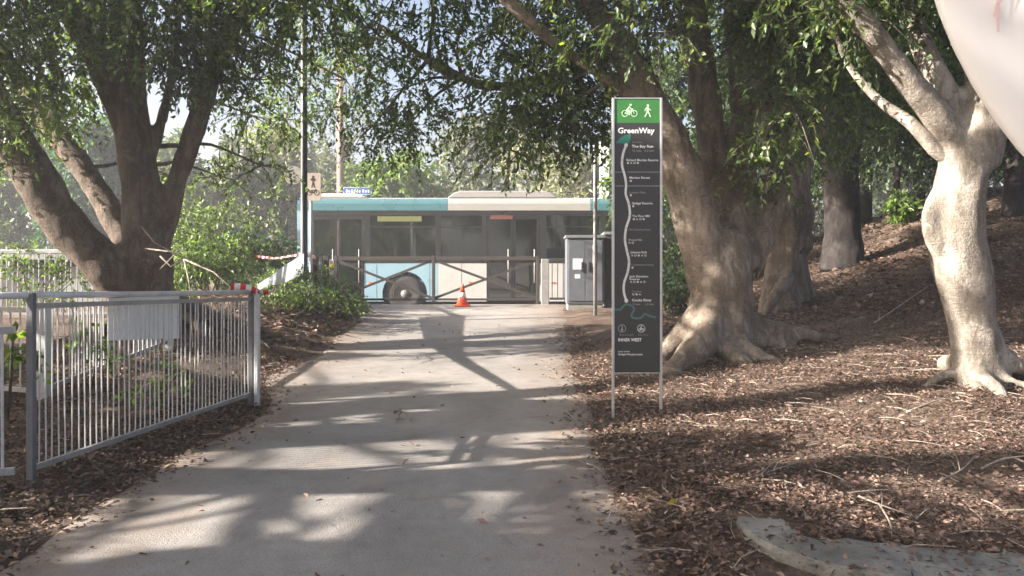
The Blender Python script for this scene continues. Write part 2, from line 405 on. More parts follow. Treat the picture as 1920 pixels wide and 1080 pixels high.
def path_mesh():
    yy = np.arange(-4, 17.72, .12); vs = []; n = 26
    for y in yy:
        j = .04 * math.sin(y * 2.1) + .022 * math.sin(y * 5.3 + 1) + .02 * noise.noise(Vector((y * 4, 0, 0)))
        k = .035 * math.sin(y * 1.7 + 2) + .022 * math.sin(y * 4.1) + .02 * noise.noise(Vector((y * 4, 5, 0)))
        a = np.interp(y, LEFT_Y, LEFT_X) + j; b = np.interp(y, RIGHT_Y, RIGHT_X) + k
        for i in range(n + 1):
            x = a + (b - a) * i / n
            e = min(i, n - i); vs.append((x, y, gz(x, y) + (.014 if e > 0 else -.02)))
    a = np.array([(r * (n+1) + c) for r in range(len(yy) - 1) for c in range(n)])
    e_ = np.tile(np.abs(np.linspace(-1, 1, n + 1)), len(yy)); cols = np.stack([e_] * 3, 1)
    return np_mesh('path', np.array(vs), np.stack([a, a + 1, a + n + 2, a + n + 1], 1), M['path'], cols)
tag(path_mesh(), kind='structure')
# concrete footpath slabs along the road, each with its own joint
fp = MB(); fp.add([(-40, 17.73, .575), (40, 17.73, .575), (40, 20.05, .385), (-40, 20.05, .385)], [(0, 1, 2, 3)])
fpo = tag(fp.build('pavement', M['kerbstone']), kind='structure')
slab = None
for k in range(-8, 8):
    x0 = k * 1.5 + .2
    if x0 > 3.4: continue
    m = MB(); z0, z1 = .612, .412
    m.add([(x0+.008, 17.74, z0), (x0+1.492, 17.74, z0), (x0+1.492, 19.95, z1), (x0+.008, 19.95, z1),
           (x0+.008, 17.74, z0-.05), (x0+1.492, 17.74, z0-.05), (x0+1.492, 19.95, z1-.05), (x0+.008, 19.95, z1-.05)],
          [(0,1,2,3), (7,6,5,4), (0,4,5,1), (1,5,6,2), (2,6,7,3), (3,7,4,0)])
    m.build('slab', M['concrete'], fpo)
kb = MB(); kb.box(-60, 60, 19.96, 20.22, .05, .405); tag(kb.build('kerb', M['kerbstone'], bevel=.02), kind='structure')
kb = MB(); kb.box(-60, 60, 29.1, 29.35, .05, .36); tag(kb.build('far_kerb', M['kerbstone'], bevel=.02), kind='structure')
rd = MB(); rd.add([(-150, 20.2, .215), (150, 20.2, .215), (150, 29.15, .215), (-150, 29.15, .215)], [(0, 1, 2, 3)])
rdo = tag(rd.build('road', M['asphalt']), kind='structure')
for k in range(-9, 9):
    m = MB(); m.add([(k*4.0, 24.7, .219), (k*4.0+1.6, 24.7, .219), (k*4.0+1.6, 24.82, .219), (k*4.0, 24.82, .219)], [(0,1,2,3)])
    m.build('lane_dash', M['white'], rdo)

# concrete edging in the corner near the camera
def edging():
    pts, _ = spline([(1.21, 3.92, 0), (1.18, 3.78, 0), (1.20, 3.6, 0), (1.28, 3.50, 0), (1.46, 3.44, 0), (1.85, 3.42, 0), (2.4, 3.42, 0), (3.2, 3.44, 0), (4.2, 3.5, 0)], [0]*9, .07)
    m = MB(); n = len(pts); vs = []
    for i, p in enumerate(pts):
        d = (pts[min(i+1, n-1)] - pts[max(i-1, 0)]).normalized(); s = Vector((-d.y, d.x, 0))
        g = gz(p.x, p.y)
        wd_ = .11 + .36 * float(sstep(4, 13, i))
        for (o, h) in ((.11, -.06), (.11, .045), (.095, .06), (.015 - wd_, .056), (-wd_, .04), (-.004 - wd_, -.08)):
            q = p + s * (o + .012 * noise.noise(p * 7 + Vector((o * 20, 0, 0)))); vs.append((q.x, q.y, g + h - .016 - .02 * max(0, 2 - i) + .020 * noise.noise(p * 8 + Vector((0, o * 30, 0)))))
    fs = []
    for i in range(n - 1):
        for k in range(6): fs.append((i*6+k, i*6+(k+1) % 6, (i+1)*6+(k+1) % 6, (i+1)*6+k))
    fs += [tuple(range(6)), tuple((n-1)*6 + k for k in range(6))]
    m.add(vs, fs); return m
tag(edging().build('concrete_edging', M['kerbstone'], smooth=False), 'low pale concrete edging curving round the leaf bed in the near corner', 'kerb')

# ------------------------------------------------------------------ foliage
GREENS = {
    'fig':   [(.070, .112, .032), (.092, .142, .040), (.115, .160, .046), (.072, .108, .052), (.165, .20, .050)],
    'dark':  [(.048, .078, .036), (.062, .098, .044), (.080, .116, .050), (.105, .140, .056)],
    'teal':  [(.025, .062, .045), (.035, .080, .055), (.045, .090, .050)],
    'lime':  [(.12, .19, .036), (.15, .22, .048), (.10, .16, .036), (.19, .25, .06)],
    'grey':  [(.12, .135, .095), (.15, .165, .115), (.095, .115, .075), (.19, .195, .15)],
    'pale':  [(.22, .22, .145), (.27, .26, .18), (.18, .195, .115), (.30, .285, .21)],
    'shrub': [(.055, .088, .030), (.090, .130, .040), (.14, .18, .055), (.075, .095, .05)],
}
def unit(a): return a / np.maximum(np.linalg.norm(a, axis=1, keepdims=True), 1e-6)
def leaves(pos, dirs, L, Wd, pal, bright=.35, nrm_up=.8, size=1.0):
    n = len(pos); d = unit(dirs)
    up = unit(np.array([0, 0, 1.0]) * nrm_up + RNG.normal(0, .55, (n, 3)))
    s = unit(np.cross(d, up)); nn = np.cross(s, d)
    Ls = L * size * RNG.uniform(.65, 1.25, (n, 1)); Ws = Wd * size * RNG.uniform(.7, 1.25, (n, 1))
    curl = Ls * RNG.uniform(-.22, .05, (n, 1)); fold = Ws * RNG.uniform(.05, .28, (n, 1))
    v = np.stack([pos, pos + d * Ls * .45 + s * Ws * .5 + nn * fold, pos + d * Ls + nn * curl, pos + d * Ls * .45 - s * Ws * .5 + nn * fold], 1)
    pal = np.array(pal); c = pal[RNG.integers(0, len(pal), n)] * RNG.uniform(1 - bright, 1 + bright, (n, 1))
    return v, np.repeat(c[:, None, :], 4, 1)
def leaf_object(name, chunks, m, parent=None, **kw):
    v = np.concatenate([c[0] for c in chunks]); c = np.concatenate([c[1] for c in chunks]); n = len(v)
    b = np.arange(n)[:, None] * 4
    tris = np.concatenate([b + np.array([[0, 1, 2]]), b + np.array([[0, 2, 3]])], 1).reshape(-1, 3)
    return np_mesh(name, v.reshape(-1, 3), tris, m, c.reshape(-1, 3), smooth=False, parent=parent)
def clump(c, r, ntw, nlf, L=.115, Wd=.05, pal='fig', droop=.55, shell=.55, twl=.38):
    """leafy twigs through an ellipsoid: returns leaves and the twig segments"""
    c = np.array(c); r = np.array(r if hasattr(r, '__len__') else (r, r, r * .8))
    u = unit(RNG.normal(0, 1, (ntw, 3))); rad = RNG.uniform(shell ** 3, 1, (ntw, 1)) ** (1/3) * RNG.uniform(.55, 1.08, (ntw, 1))
    st = c + u * rad * r
    d = unit(u + RNG.normal(0, .55, (ntw, 3)) + np.array([0, 0, -droop])); ln = twl * RNG.uniform(.6, 1.3, (ntw, 1))
    t = np.tile(np.linspace(.05, 1, nlf), ntw)[:, None]; st2 = np.repeat(st, nlf, 0); d2 = np.repeat(d, nlf, 0); l2 = np.repeat(ln, nlf, 0)
    bend = np.array([0, 0, -1.0]) * (t ** 2) * l2 * .3
    p = st2 + d2 * t * l2 + bend + RNG.normal(0, .012, (ntw * nlf, 3))
    ld = unit(d2 * .7 + RNG.normal(0, .8, (ntw * nlf, 3)) + np.array([0, 0, -.35]))
    # each twig a little lighter or darker than its neighbours
    v, col = leaves(p, ld, L, Wd, GREENS[pal])
    col = col * np.repeat(RNG.uniform(.65, 1.35, (ntw, 1)), nlf, 0)[:, None, :]
    return (v, col), (st, st + d * ln + np.array([0, 0, -1.0]) * ln * .3)

def twig_mesh(mb, segs, r=.004):
    for a, b in zip(*segs):
        a = Vector(a); b = Vector(b); mid = (a + b) / 2 + Vector((0, 0, .04))
        mb.tube([a, mid, b], [r, r * .8, r * .4], 3)

def solid_trunk(name, tubes, m, parent, voxel=.045, smooth_it=5, amp=.03):
    """limbs grown together into one continuous skin"""
    mb = MB()
    for pts, rad, wob in tubes:
        p, r = spline(pts, rad, .1); mb.tube(p, r, 14, wob)
    og = ORG[parent.name]
    me = bpy.data.meshes.new('tmp'); me.from_pydata([(x - og.x, y - og.y, z - og.z) for x, y, z in mb.v], [], mb.f)
    bm = bmesh.new(); bm.from_mesh(me); bmesh.ops.recalc_face_normals(bm, faces=bm.faces); bm.to_mesh(me); bm.free()
    o = bpy.data.objects.new('tmp', me); COL.objects.link(o)
    rm = o.modifiers.new('r', 'REMESH'); rm.mode = 'VOXEL'; rm.voxel_size = voxel
    s = o.modifiers.new('s', 'SMOOTH'); s.iterations = smooth_it; s.factor = .5
    dg = bpy.context.evaluated_depsgraph_get(); dg.update()
    nm = bpy.data.meshes.new_from_object(o.evaluated_get(dg))
    bpy.data.objects.remove(o); bpy.data.meshes.remove(me)
    n = len(nm.vertices); co = np.empty(n * 3, np.float32); no = np.empty(n * 3, np.float32)
    nm.vertices.foreach_get('co', co); nm.vertices.foreach_get('normal', no); co = co.reshape(-1, 3); no = no.reshape(-1, 3)
    dsp = np.array([noise.noise(Vector((p[0]*2.6, p[1]*2.6, p[2]*1.2))) + .45 * noise.noise(Vector((p[0]*8, p[1]*8, p[2]*3.5))) for p in co])
    co = co + no * (dsp * amp)[:, None]
    nm.vertices.foreach_set('co', co.astype(np.float32).ravel())
    nm.materials.clear(); nm.materials.append(m); nm.polygons.foreach_set('use_smooth', np.ones(len(nm.polygons), bool)); nm.update()
    nm.name = name
    o = bpy.data.objects.new(name, nm); COL.objects.link(o); o.parent = parent; ORG[o.name] = og
    return o

def nearest(samples, c):
    c = Vector(c); return min(samples, key=lambda s: (s[0] - c).length + .35 * abs((s[0] - c).z))
def limb_samples(tubes, skip=1):
    out = []
    for pts, rad, _ in tubes[skip:]:
        p, r = spline(pts, rad, .3); out += list(zip(p, r))
    return out
def crown(parent, clumps, samples, m_leaf, m_wood, twigs=True, wood_r=.035):
    ch = []; mb = MB()
    for cl in clumps:
        c, r, ntw, nlf, kw = cl
        lv, sg = clump(c, r, ntw, nlf, **kw); ch.append(lv)
        if samples:
            s, sr = nearest(samples, c); c = Vector(c); L = (c - s).length
            q = (s + c) / 2 + Vector((random.uniform(-.12, .12), random.uniform(-.12, .12), .1)) * L * .8
            r0 = min(sr * .6, wood_r * (.6 + .25 * L)); p, rr = spline([s, s.lerp(q, .55) , q, c], [r0, r0 * .8, r0 * .6, r0 * .3], .2)
            mb.tube(p, rr, 6, .1)
            for a in sg[1][::max(1, ntw // 7)]:
                a = Vector(a); mid = c.lerp(a, .5) + Vector((0, 0, .08)); mb.tube([c, mid, a], [r0 * .32, r0 * .22, .003], 5)
        if twigs: twig_mesh(mb, sg)
    if mb.v: mb.build('branches', m_wood, parent, smooth=True)
    return leaf_object('crown', ch, m_leaf, parent)

def pts(lst, dd=None):
    return [W(*p[:3]) for p in lst], [p[3] for p in lst]
def limb(lst, wob=.12):
    a, b = pts(lst); return (a, b, wob)
def roots(cx, cy, spec, z_up=.55):
    """buttress roots: (angle deg, reach, radius, height on trunk)"""
    out = []
    for ang, reach, r, hh in spec:
        a = math.radians(ang); dx, dy = math.cos(a), math.sin(a); p = []; rr = []
        for t, lift in ((.22, hh), (.40, hh * .5), (.62, .10), (.85, .0), (1.15, -.13)):
            x, y = cx + dx * reach * t, cy + dy * reach * t
            x += .10 * math.sin(t * 5 + ang); y += .06 * math.sin(t * 6 + ang * 2); p.append(Vector((x, y, gz(x, y) + lift))); rr.append(r * (1.05 - .55 * min(t, 1)) * (1 + .25 * math.sin(ang * 1.7)))
        out.append((p, rr, .15))
    return out

def gp(px, py):
    """where the sight line through px, py meets the ground"""
    d = 2.0
    while d < 25:
        p_ = W(px, py, d)
        if p_.z <= gz(p_.x, p_.y): break
        d += .02
    return p_.x, p_.y
# places the photograph shows in full sun: the crowns leave holes towards the sun there
SUNNY = [Vector((*gp(a, b), 0.3)) for a, b in ((600, 705), (760, 705), (900, 715), (1040, 700), (700, 850), (860, 830), (1010, 815), (1060, 920), (900, 930), (560, 900), (330, 990), (150, 930), (560, 700),
         (1540, 645), (1430, 680), (1600, 740), (1690, 715), (1200, 800), (1850, 850), (1900, 960), (1500, 700), (1650, 690), (1380, 735), (1770, 800), (1560, 800), (1250, 900), (1620, 640))]
SUNNY += [Vector((3.82, 6.9, 1.5)), Vector((3.72, 6.9, 2.0)), Vector((3.9, 6.9, 1.0)), Vector((2.15, 9.2, 2.6)), Vector((1.3, 1.2, 2.1)), Vector((-4.6, 9.7, 1.2))]
_rs = random.Random(11)
SUNNY += [Vector((_rs.uniform(-2.1, .6), _rs.uniform(3.6, 13), .25)) for k in range(26)] + [Vector((_rs.uniform(1.4, 5.0), _rs.uniform(4, 9.5), .5)) for k in range(6)]  # random extra points: more sun holes shaped into the crowns for streaks
def leaves_gap(c, r=.50):
    c = Vector(c)
    for g_ in SUNNY:
        v = c - g_; t_ = v.dot(tosun)
        if t_ > 0 and (v - tosun * t_).length < r: return True
    return False
FG = dict(L=.088, Wd=.039, pal='fig')
# ---- multi-stemmed fig beside the steel fence
bx, by = -4.5, 10.0
TL = thing('fig_tree', (bx, by, gz(bx, by)), 'broad multi-stemmed fig with brown bark standing behind the galvanised fence', 'tree')
tubesL = [limb([(286, 680, 10, 0.419), (285, 610, 10, 0.352), (281, 540, 10, 0.310), (274, 440, 10, 0.281), (264, 340, 10, 0.239), (248, 220, 10, 0.196), (240, 60, 10.1, 0.184), (236, -150, 10.1, 0.151), (250, -420, 10, 0.100)]),
    limb([(262, 590, 9.95, 0.251), (205, 508, 9.8, 0.259), (128, 425, 9.65, 0.251), (55, 315, 9.55, 0.243), (2, 215, 9.45, 0.209), (-70, 60, 9.4, 0.159), (-120, -140, 9.2, 0.109)]),
    limb([(240, 460, 10.2, 0.167), (200, 385, 10.35, 0.159), (155, 315, 10.5, 0.151), (92, 235, 10.7, 0.142), (30, 140, 10.9, 0.126), (-50, 30, 11, 0.092)]),
    limb([(240, 250, 10, 0.151), (195, 145, 9.9, 0.159), (152, 50, 9.8, 0.159), (108, -50, 9.7, 0.134), (50, -220, 9.6, 0.092)]),
    limb([(300, 450, 10, 0.142), (330, 345, 9.95, 0.130), (366, 240, 9.9, 0.130), (402, 130, 9.8, 0.130), (455, 25, 9.6, 0.126), (530, -50, 9.4, 0.109), (640, -140, 9, 0.075)]),
    limb([(278, 310, 10.2, 0.075), (302, 225, 10.3, 0.072), (325, 125, 10.4, 0.063), (336, 10, 10.5, 0.050)]),
    ] + roots(bx, by, [(-20, .85, .13, .3), (-75, .8, .14, .3), (200, .9, .14, .3), (60, .8, .14, .3), (130, .8, .14, .3), (-130, .85, .14, .3)])
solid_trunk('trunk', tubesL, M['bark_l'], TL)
def C(px, py, d, r, dens=1.0, **kw):
    k = dict(FG); k.update(kw); rr = r if hasattr(r, '__len__') else (r, r, r * .8)
    a = rr[0] * rr[2]
    return (tuple(W(px, py, d)), rr, max(8, int(172 * a / .64 * dens)), 14, k)
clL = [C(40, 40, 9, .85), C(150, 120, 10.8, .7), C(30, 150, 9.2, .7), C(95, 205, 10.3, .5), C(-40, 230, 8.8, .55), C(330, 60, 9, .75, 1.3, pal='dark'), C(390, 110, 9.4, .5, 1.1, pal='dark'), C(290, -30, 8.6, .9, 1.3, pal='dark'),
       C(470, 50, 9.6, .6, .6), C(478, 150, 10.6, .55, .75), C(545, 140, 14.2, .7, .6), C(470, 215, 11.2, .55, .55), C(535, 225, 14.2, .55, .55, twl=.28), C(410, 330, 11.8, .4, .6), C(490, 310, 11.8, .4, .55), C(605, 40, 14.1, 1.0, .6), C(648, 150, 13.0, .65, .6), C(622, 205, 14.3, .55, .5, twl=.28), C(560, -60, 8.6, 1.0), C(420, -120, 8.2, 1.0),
       C(150, -80, 8.8, 1.0), C(-100, 20, 8.5, .9), C(20, -120, 8.6, 1.0), C(705, 60, 10.4, .55, .7), C(325, 330, 11.5, .25, .6), C(160, 30, 11.4, .8, .8)]
for k in range(36):      # the part of the crown above the frame
    a = random.uniform(0, 6.28); rr = random.uniform(.5, 3.4); z = random.uniform(5.6, 8.6)
    if leaves_gap((bx + rr * math.cos(a) + .5, by - .5 + rr * math.sin(a) * .9, z)): continue
    clL.append(((bx + rr * math.cos(a) + .5, by - .5 + rr * math.sin(a) * .9, z), (.75, .75, .42), 92, 14, dict(L=.13, Wd=.062, pal='fig', twl=.3)))
crown(TL, clL, limb_samples(tubesL), M['leaf'], M['twig'])

# ---- large pale fig on the bank beside the totem
bx, by = 2.31, 9.0
TR = thing('fig_tree', (bx, by, gz(bx, by)), 'big pale fig with flared buttress roots on the leafy bank behind the totem sign', 'tree')
tubesR = [limb([(1345, 710, 9, 0.489), (1346, 650, 9, 0.420), (1352, 575, 9, 0.367), (1354, 500, 9, 0.332), (1360, 440, 9.1, 0.245)]),
    limb([(1335, 530, 9, 0.279), (1303, 410, 8.95, 0.249), (1270, 300, 8.85, 0.214), (1222, 190, 8.75, 0.180), (1155, 80, 8.7, 0.148), (1092, -20, 8.6, 0.126), (990, -160, 8.4, 0.087)]),
    limb([(1205, 190, 8.7, 0.087), (1165, 165, 8.65, 0.083), (1110, 130, 8.6, 0.079), (1030, 70, 8.5, 0.074), (950, 0, 8.3, 0.070), (850, -90, 8, 0.052)]),
    limb([(1378, 510, 9.2, 0.227), (1368, 390, 9.35, 0.175), (1340, 290, 9.45, 0.175), (1320, 180, 9.5, 0.188), (1303, 60, 9.6, 0.183), (1285, -90, 9.6, 0.148), (1270, -300, 9.6, 0.104)]),
    limb([(1390, 480, 9.3, 0.192), (1395, 320, 9.45, 0.153), (1390, 160, 9.5, 0.140), (1376, 0, 9.6, 0.131), (1360, -160, 9.6, 0.104)]),
    limb([(1398, 500, 9.2, 0.192), (1452, 395, 9.35, 0.166), (1500, 300, 9.55, 0.148), (1553, 200, 9.8, 0.123), (1625, 90, 10, 0.096), (1705, -30, 10.2, 0.070)]),
    limb([(1160, 105, 9.0, 0.074), (1090, 115, 9.6, 0.074), (985, 158, 10.2, 0.079), (900, 158, 10.6, 0.074), (835, 130, 10.9, 0.070), (770, 90, 11.2, 0.061), (700, 40, 11.5, 0.048)], .2),
    ] + roots(bx, by, [(-125, 1.15, .17, .55), (-85, .8, .15, .35), (-55, .75, .15, .3), (-5, .95, .15, .4), (10, 1.6, .16, .45), (165, .9, .15, .5), (90, .9, .15, .4), (-155, .95, .15, .5)])
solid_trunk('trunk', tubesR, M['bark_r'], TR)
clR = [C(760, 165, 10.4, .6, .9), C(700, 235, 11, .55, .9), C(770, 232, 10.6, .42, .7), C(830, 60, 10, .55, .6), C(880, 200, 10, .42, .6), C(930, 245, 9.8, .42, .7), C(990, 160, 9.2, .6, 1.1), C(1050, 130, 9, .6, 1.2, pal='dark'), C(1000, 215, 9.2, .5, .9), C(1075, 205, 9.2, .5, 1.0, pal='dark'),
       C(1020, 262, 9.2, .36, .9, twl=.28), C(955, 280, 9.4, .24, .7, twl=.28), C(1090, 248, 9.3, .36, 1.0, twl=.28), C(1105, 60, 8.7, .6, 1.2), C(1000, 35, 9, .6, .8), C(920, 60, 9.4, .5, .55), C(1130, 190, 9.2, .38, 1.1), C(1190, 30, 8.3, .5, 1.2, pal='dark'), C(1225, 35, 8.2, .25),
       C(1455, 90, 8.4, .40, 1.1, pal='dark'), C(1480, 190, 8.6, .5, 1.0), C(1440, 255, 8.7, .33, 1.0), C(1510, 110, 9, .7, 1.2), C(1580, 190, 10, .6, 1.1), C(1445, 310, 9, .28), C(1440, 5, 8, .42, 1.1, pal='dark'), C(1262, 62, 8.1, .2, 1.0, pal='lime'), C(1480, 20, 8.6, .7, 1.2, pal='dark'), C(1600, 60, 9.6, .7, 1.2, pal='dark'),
       C(800, -40, 9.6, .8, .6), C(900, -110, 9, .9), C(1050, -90, 8.6, .9), C(1200, -110, 8.2, .9), C(1370, -190, 8.4, .9), C(1500, -100, 8.6, .9), C(660, 95, 11.4, .5, .7), C(1660, 120, 10.6, .6), C(1530, 250, 10.4, .4)]
for k in range(52):
    a = random.uniform(0, 6.28); rr = random.uniform(.5, 4.2); z = random.uniform(5.4, 9.0)
    if leaves_gap((bx - .8 + rr * math.cos(a), by - 1.0 + rr * math.sin(a) * 1.0, z)): continue
    clR.append(((bx - .8 + rr * math.cos(a), by - 1.0 + rr * math.sin(a) * 1.0, z), (.75, .75, .42), 92, 14, dict(L=.13, Wd=.062, pal='fig', twl=.3)))
crown(TR, clR, limb_samples(tubesR), M['leaf'], M['twig'])

# ---- fig behind it standing on aerial roots
bx, by = 4.16, 12.0
T3 = thing('fig_tree', (bx, by, gz(bx, by)), 'fig standing on a cluster of pale columnar aerial roots up the bank', 'tree')
def Wg(px, d):
    x = (px - CX) / F * d; return Vector((x, d, gz(x, d) - .08))
def col_root(px, d, r, top):
    g = Wg(px, d); t = W(top[0], top[1], top[2]); return ([g, g.lerp(t, .35) + Vector((random.uniform(-.05, .05), 0, 0)), g.lerp(t, .7), t], [r * 1.25, r * .8, r * .85, r * 1.5], .2)
tubes3 = [limb([(1478, 470, 12, .34), (1476, 400, 12, .38), (1478, 320, 12, .33), (1490, 200, 12, .28), (1500, 60, 12, .22), (1510, -120, 12, .14)]),
    limb([(1488, 330, 12, .22), (1530, 230, 12, .17), (1570, 110, 12, .13), (1600, -30, 12, .09)]),
    limb([(1470, 330, 12, .2), (1440, 240, 12, .16), (1420, 120, 12, .12), (1400, -30, 12, .08)]),
    col_root(1436, 11.7, .11, (1458, 425, 11.9)), col_root(1461, 11.6, .11, (1466, 420, 11.9)), col_root(1484, 11.6, .13, (1482, 420, 11.8)),
    col_root(1508, 11.8, .10, (1494, 410, 12)), col_root(1522, 12, .08, (1500, 420, 12)), col_root(1450, 12.3, .1, (1470, 420, 12.1)),
    ([Wg(1432, 11.3) + Vector((0, 0, .08)), W(1460, 545, 11.4), W(1482, 520, 11.6)], [.07, .09, .1], .1)]
solid_trunk('trunk', tubes3, M['bark_r'], T3, .04, 4, .02)
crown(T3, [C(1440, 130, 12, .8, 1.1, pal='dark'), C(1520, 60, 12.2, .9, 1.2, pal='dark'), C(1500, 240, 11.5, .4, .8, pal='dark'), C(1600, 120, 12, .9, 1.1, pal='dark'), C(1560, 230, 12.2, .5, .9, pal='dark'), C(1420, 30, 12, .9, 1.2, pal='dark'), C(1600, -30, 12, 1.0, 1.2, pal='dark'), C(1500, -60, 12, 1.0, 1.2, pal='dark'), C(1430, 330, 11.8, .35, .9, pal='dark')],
      limb_samples(tubes3), M['leaf'], M['twig'])

# ---- pale leaning fig at the right of the bank
bx, by = 4.1, 7.0
T4 = thing('fig_tree', (bx, by, gz(bx, by)), 'pale leaning fig with a swollen trunk and sunlit side beside the white panel', 'tree')
tubes4 = [limb([(1842, 770, 7, 0.288), (1838, 700, 7, 0.228), (1826, 610, 7, 0.200), (1805, 510, 7, 0.240), (1790, 430, 7, 0.240), (1800, 350, 7, 0.208), (1816, 285, 7, 0.200)]),
    limb([(1802, 340, 7, 0.160), (1775, 245, 7, 0.132), (1702, 150, 6.9, 0.116), (1632, 60, 6.8, 0.100), (1560, -40, 6.7, 0.080), (1480, -170, 6.6, 0.056)]),
    limb([(1816, 300, 7, 0.160), (1785, 205, 7.1, 0.120), (1735, 100, 7.2, 0.108), (1695, 0, 7.3, 0.092), (1660, -130, 7.4, 0.064)]),
    limb([(1828, 310, 7, 0.192), (1850, 215, 7, 0.177), (1845, 100, 7.1, 0.160), (1838, 0, 7.15, 0.144), (1835, -160, 7.2, 0.104)]),
    limb([(1765, 455, 6.95, 0.128), (1745, 428, 6.93, 0.080), (1752, 380, 6.95, 0.080), (1785, 330, 7, 0.080)]),
    ] + roots(bx, by, [(-110, .46, .07, .3), (-60, .44, .075, .28), (-20, .6, .09, .3), (20, .7, .09, .3), (90, .55, .09, .3), (170, .42, .07, .25)])
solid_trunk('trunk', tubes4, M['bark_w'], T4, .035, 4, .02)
_p, _r = pts([(1800, 312, 7.0, .075), (1752, 278, 7.0, .07), (1705, 228, 7.1, .055), (1650, 190, 7.3, .042), (1590, 120, 7.5, .03), (1560, 40, 7.6, .018)])
_p, _r = spline(_p, _r, .1); MB().tube(_p, _r, 10, .15).build('branch', M['bark_w'], T4, smooth=True)
cl4 = [C(1620, 30, 6.9, .4, .7, pal='dark'), C(1700, -60, 7, .6, pal='dark'), C(1560, -80, 6.8, .6), C(1800, -90, 7.2, .7, pal='dark'), C(1760, 60, 8.2, .45, .7, pal='dark')]
for k in range(7):
    a = random.uniform(0, 6.28); rr = random.uniform(.5, 2.6)
    cl4.append(((bx + rr * math.cos(a), by + rr * math.sin(a), random.uniform(5.2, 7.4)), (.95, .95, .7), 75, 14, dict(FG)))
crown(T4, cl4, limb_samples(tubes4), M['leaf'], M['twig'])

# ---- dark forked tree and slender trees further up the bank
bx, by = (1580 - CX) / F * 14.5, 14.5
T5 = thing('dark_tree', (bx, by, gz(bx, by)), 'dark straight-trunked tree forking above the bank, left of the slender saplings', 'tree')
g = Wg(1580, 14.5)
tubes5 = [([g, W(1580, 440, 14.5), W(1576, 340, 14.5), W(1574, 270, 14.5)], [.42, .33, .32, .33], .1),
    limb([(1570, 300, 14.5, .26), (1552, 200, 14.5, .22), (1540, 80, 14.5, .18), (1530, -80, 14.5, .12)]), limb([(1584, 300, 14.5, .26), (1602, 200, 14.6, .21), (1612, 90, 14.7, .17), (1625, -80, 14.7, .12)])]
solid_trunk('trunk', tubes5, M['bark_d'], T5, .05, 4, .02)
crown(T5, [C(1520, 40, 14.8, 1.1, 1.1, pal='dark', L=.14, Wd=.06), C(1640, 90, 15, 1.1, 1.1, pal='dark', L=.14, Wd=.06), C(1580, -60, 14.5, 1.3, pal='dark', L=.14, Wd=.06), C(1660, 190, 15.2, .6, .8, pal='dark'), C(1530, 180, 15, .5, .8, pal='dark'), C(1700, 10, 15, 1.0, 1.1, pal='dark')], limb_samples(tubes5), M['leaf'], M['twig'])
def slim_tree(px, d, h, r, label, lean=.1, pal='dark', ncl=7, cr=1.2):
    x = (px - CX) / F * d; z = gz(x, d)
    t = thing('slender_tree', (x, d, z), label, 'tree', 'trees up the bank')
    top = Vector((x + lean * h, d + .1, z + h)); q = Vector((x, d, z - .1))
    p, rr = spline([q, q.lerp(top, .3) + Vector((.05, 0, 0)), q.lerp(top, .65) - Vector((.06, 0, 0)), top], [r * 1.4, r, r * .8, r * .3], .25)
    MB().tube(p, rr, 8, .1).build('trunk', M['bark_d'], t, smooth=True)
    sm = [(p[i], rr[i]) for i in range(len(p) // 3, len(p))]
    cl = [((top.x + random.uniform(-cr, cr), d + random.uniform(-cr, cr) * .8, z + h * random.uniform(.35, 1.05)), (cr * .62, cr * .62, cr * .5), 75, 12, dict(L=.16, Wd=.075, pal=pal)) for k in range(ncl)]
    crown(t, cl, sm, M['leaf'], M['twig'], twigs=False)
slim_tree(1675, 17, 4.2, .07, 'slender pale-stemmed sapling standing alone on the upper bank', .03, 'dark', 9, 1.3)
slim_tree(1722, 17.6, 5, .10, 'dark slender tree just behind the lone sapling on the upper bank', -.02, 'dark', 10, 1.6)
slim_tree(1470, 17.8, 6, .14, 'dark tree showing between the fig trunks at the top of the bank', .02, 'dark', 10, 1.7)
slim_tree(1800, 13.5, 5.5, .13, 'dark tree behind the leaning pale fig high on the bank', .05, 'dark', 9, 1.7)
slim_tree(1900, 15, 6, .15, 'dark tree highest on the bank under the round white panel', 0, 'dark', 10, 1.8)
slim_tree(1620, 18, 6.5, .13, 'dark tree at the crest of the bank behind the forked trunk', 0, 'dark', 10, 1.8)
slim_tree(1330, 17.6, 5, .12, 'dark tree behind the big pale fig close to the road', 0, 'dark', 9, 1.5)

# ---- tree standing left of the path beside the camera: it shades the near path
bx, by = -9.6, 3.8
T6 = thing('shade_tree', (bx, by, gz(bx, by)), 'spreading fig left of the path whose crown shades the near paving', 'tree')
tubes6 = [([Vector((bx, by, -.2)), Vector((bx, by, 1.2)), Vector((bx + .2, by + .1, 2.6)), Vector((bx + .1, by, 4.6)), Vector((bx + .3, by, 7))], [.7, .48, .4, .28, .12], .15),
    ([Vector((bx, by, 2)), Vector((bx + 1.2, by - 1.0, 3.6)), Vector((bx + 2.2, by - 1.6, 5.2)), Vector((bx + 3.2, by - 1.8, 6.6))], [.3, .22, .16, .07], .15),
    ([Vector((bx, by, 2.2)), Vector((bx + 1.0, by + 1.4, 4.0)), Vector((bx + 2.0, by + 2.2, 5.6)), Vector((bx + 3, by + 2.6, 7))], [.3, .22, .16, .07], .15),
    ([Vector((bx, by, 2.4)), Vector((bx - 1.6, by + .6, 4.4)), Vector((bx - 2.6, by + .8, 6.4))], [.28, .2, .08], .15)]
solid_trunk('trunk', tubes6, M['bark_l'], T6, .06, 4, .03)
cl6 = []
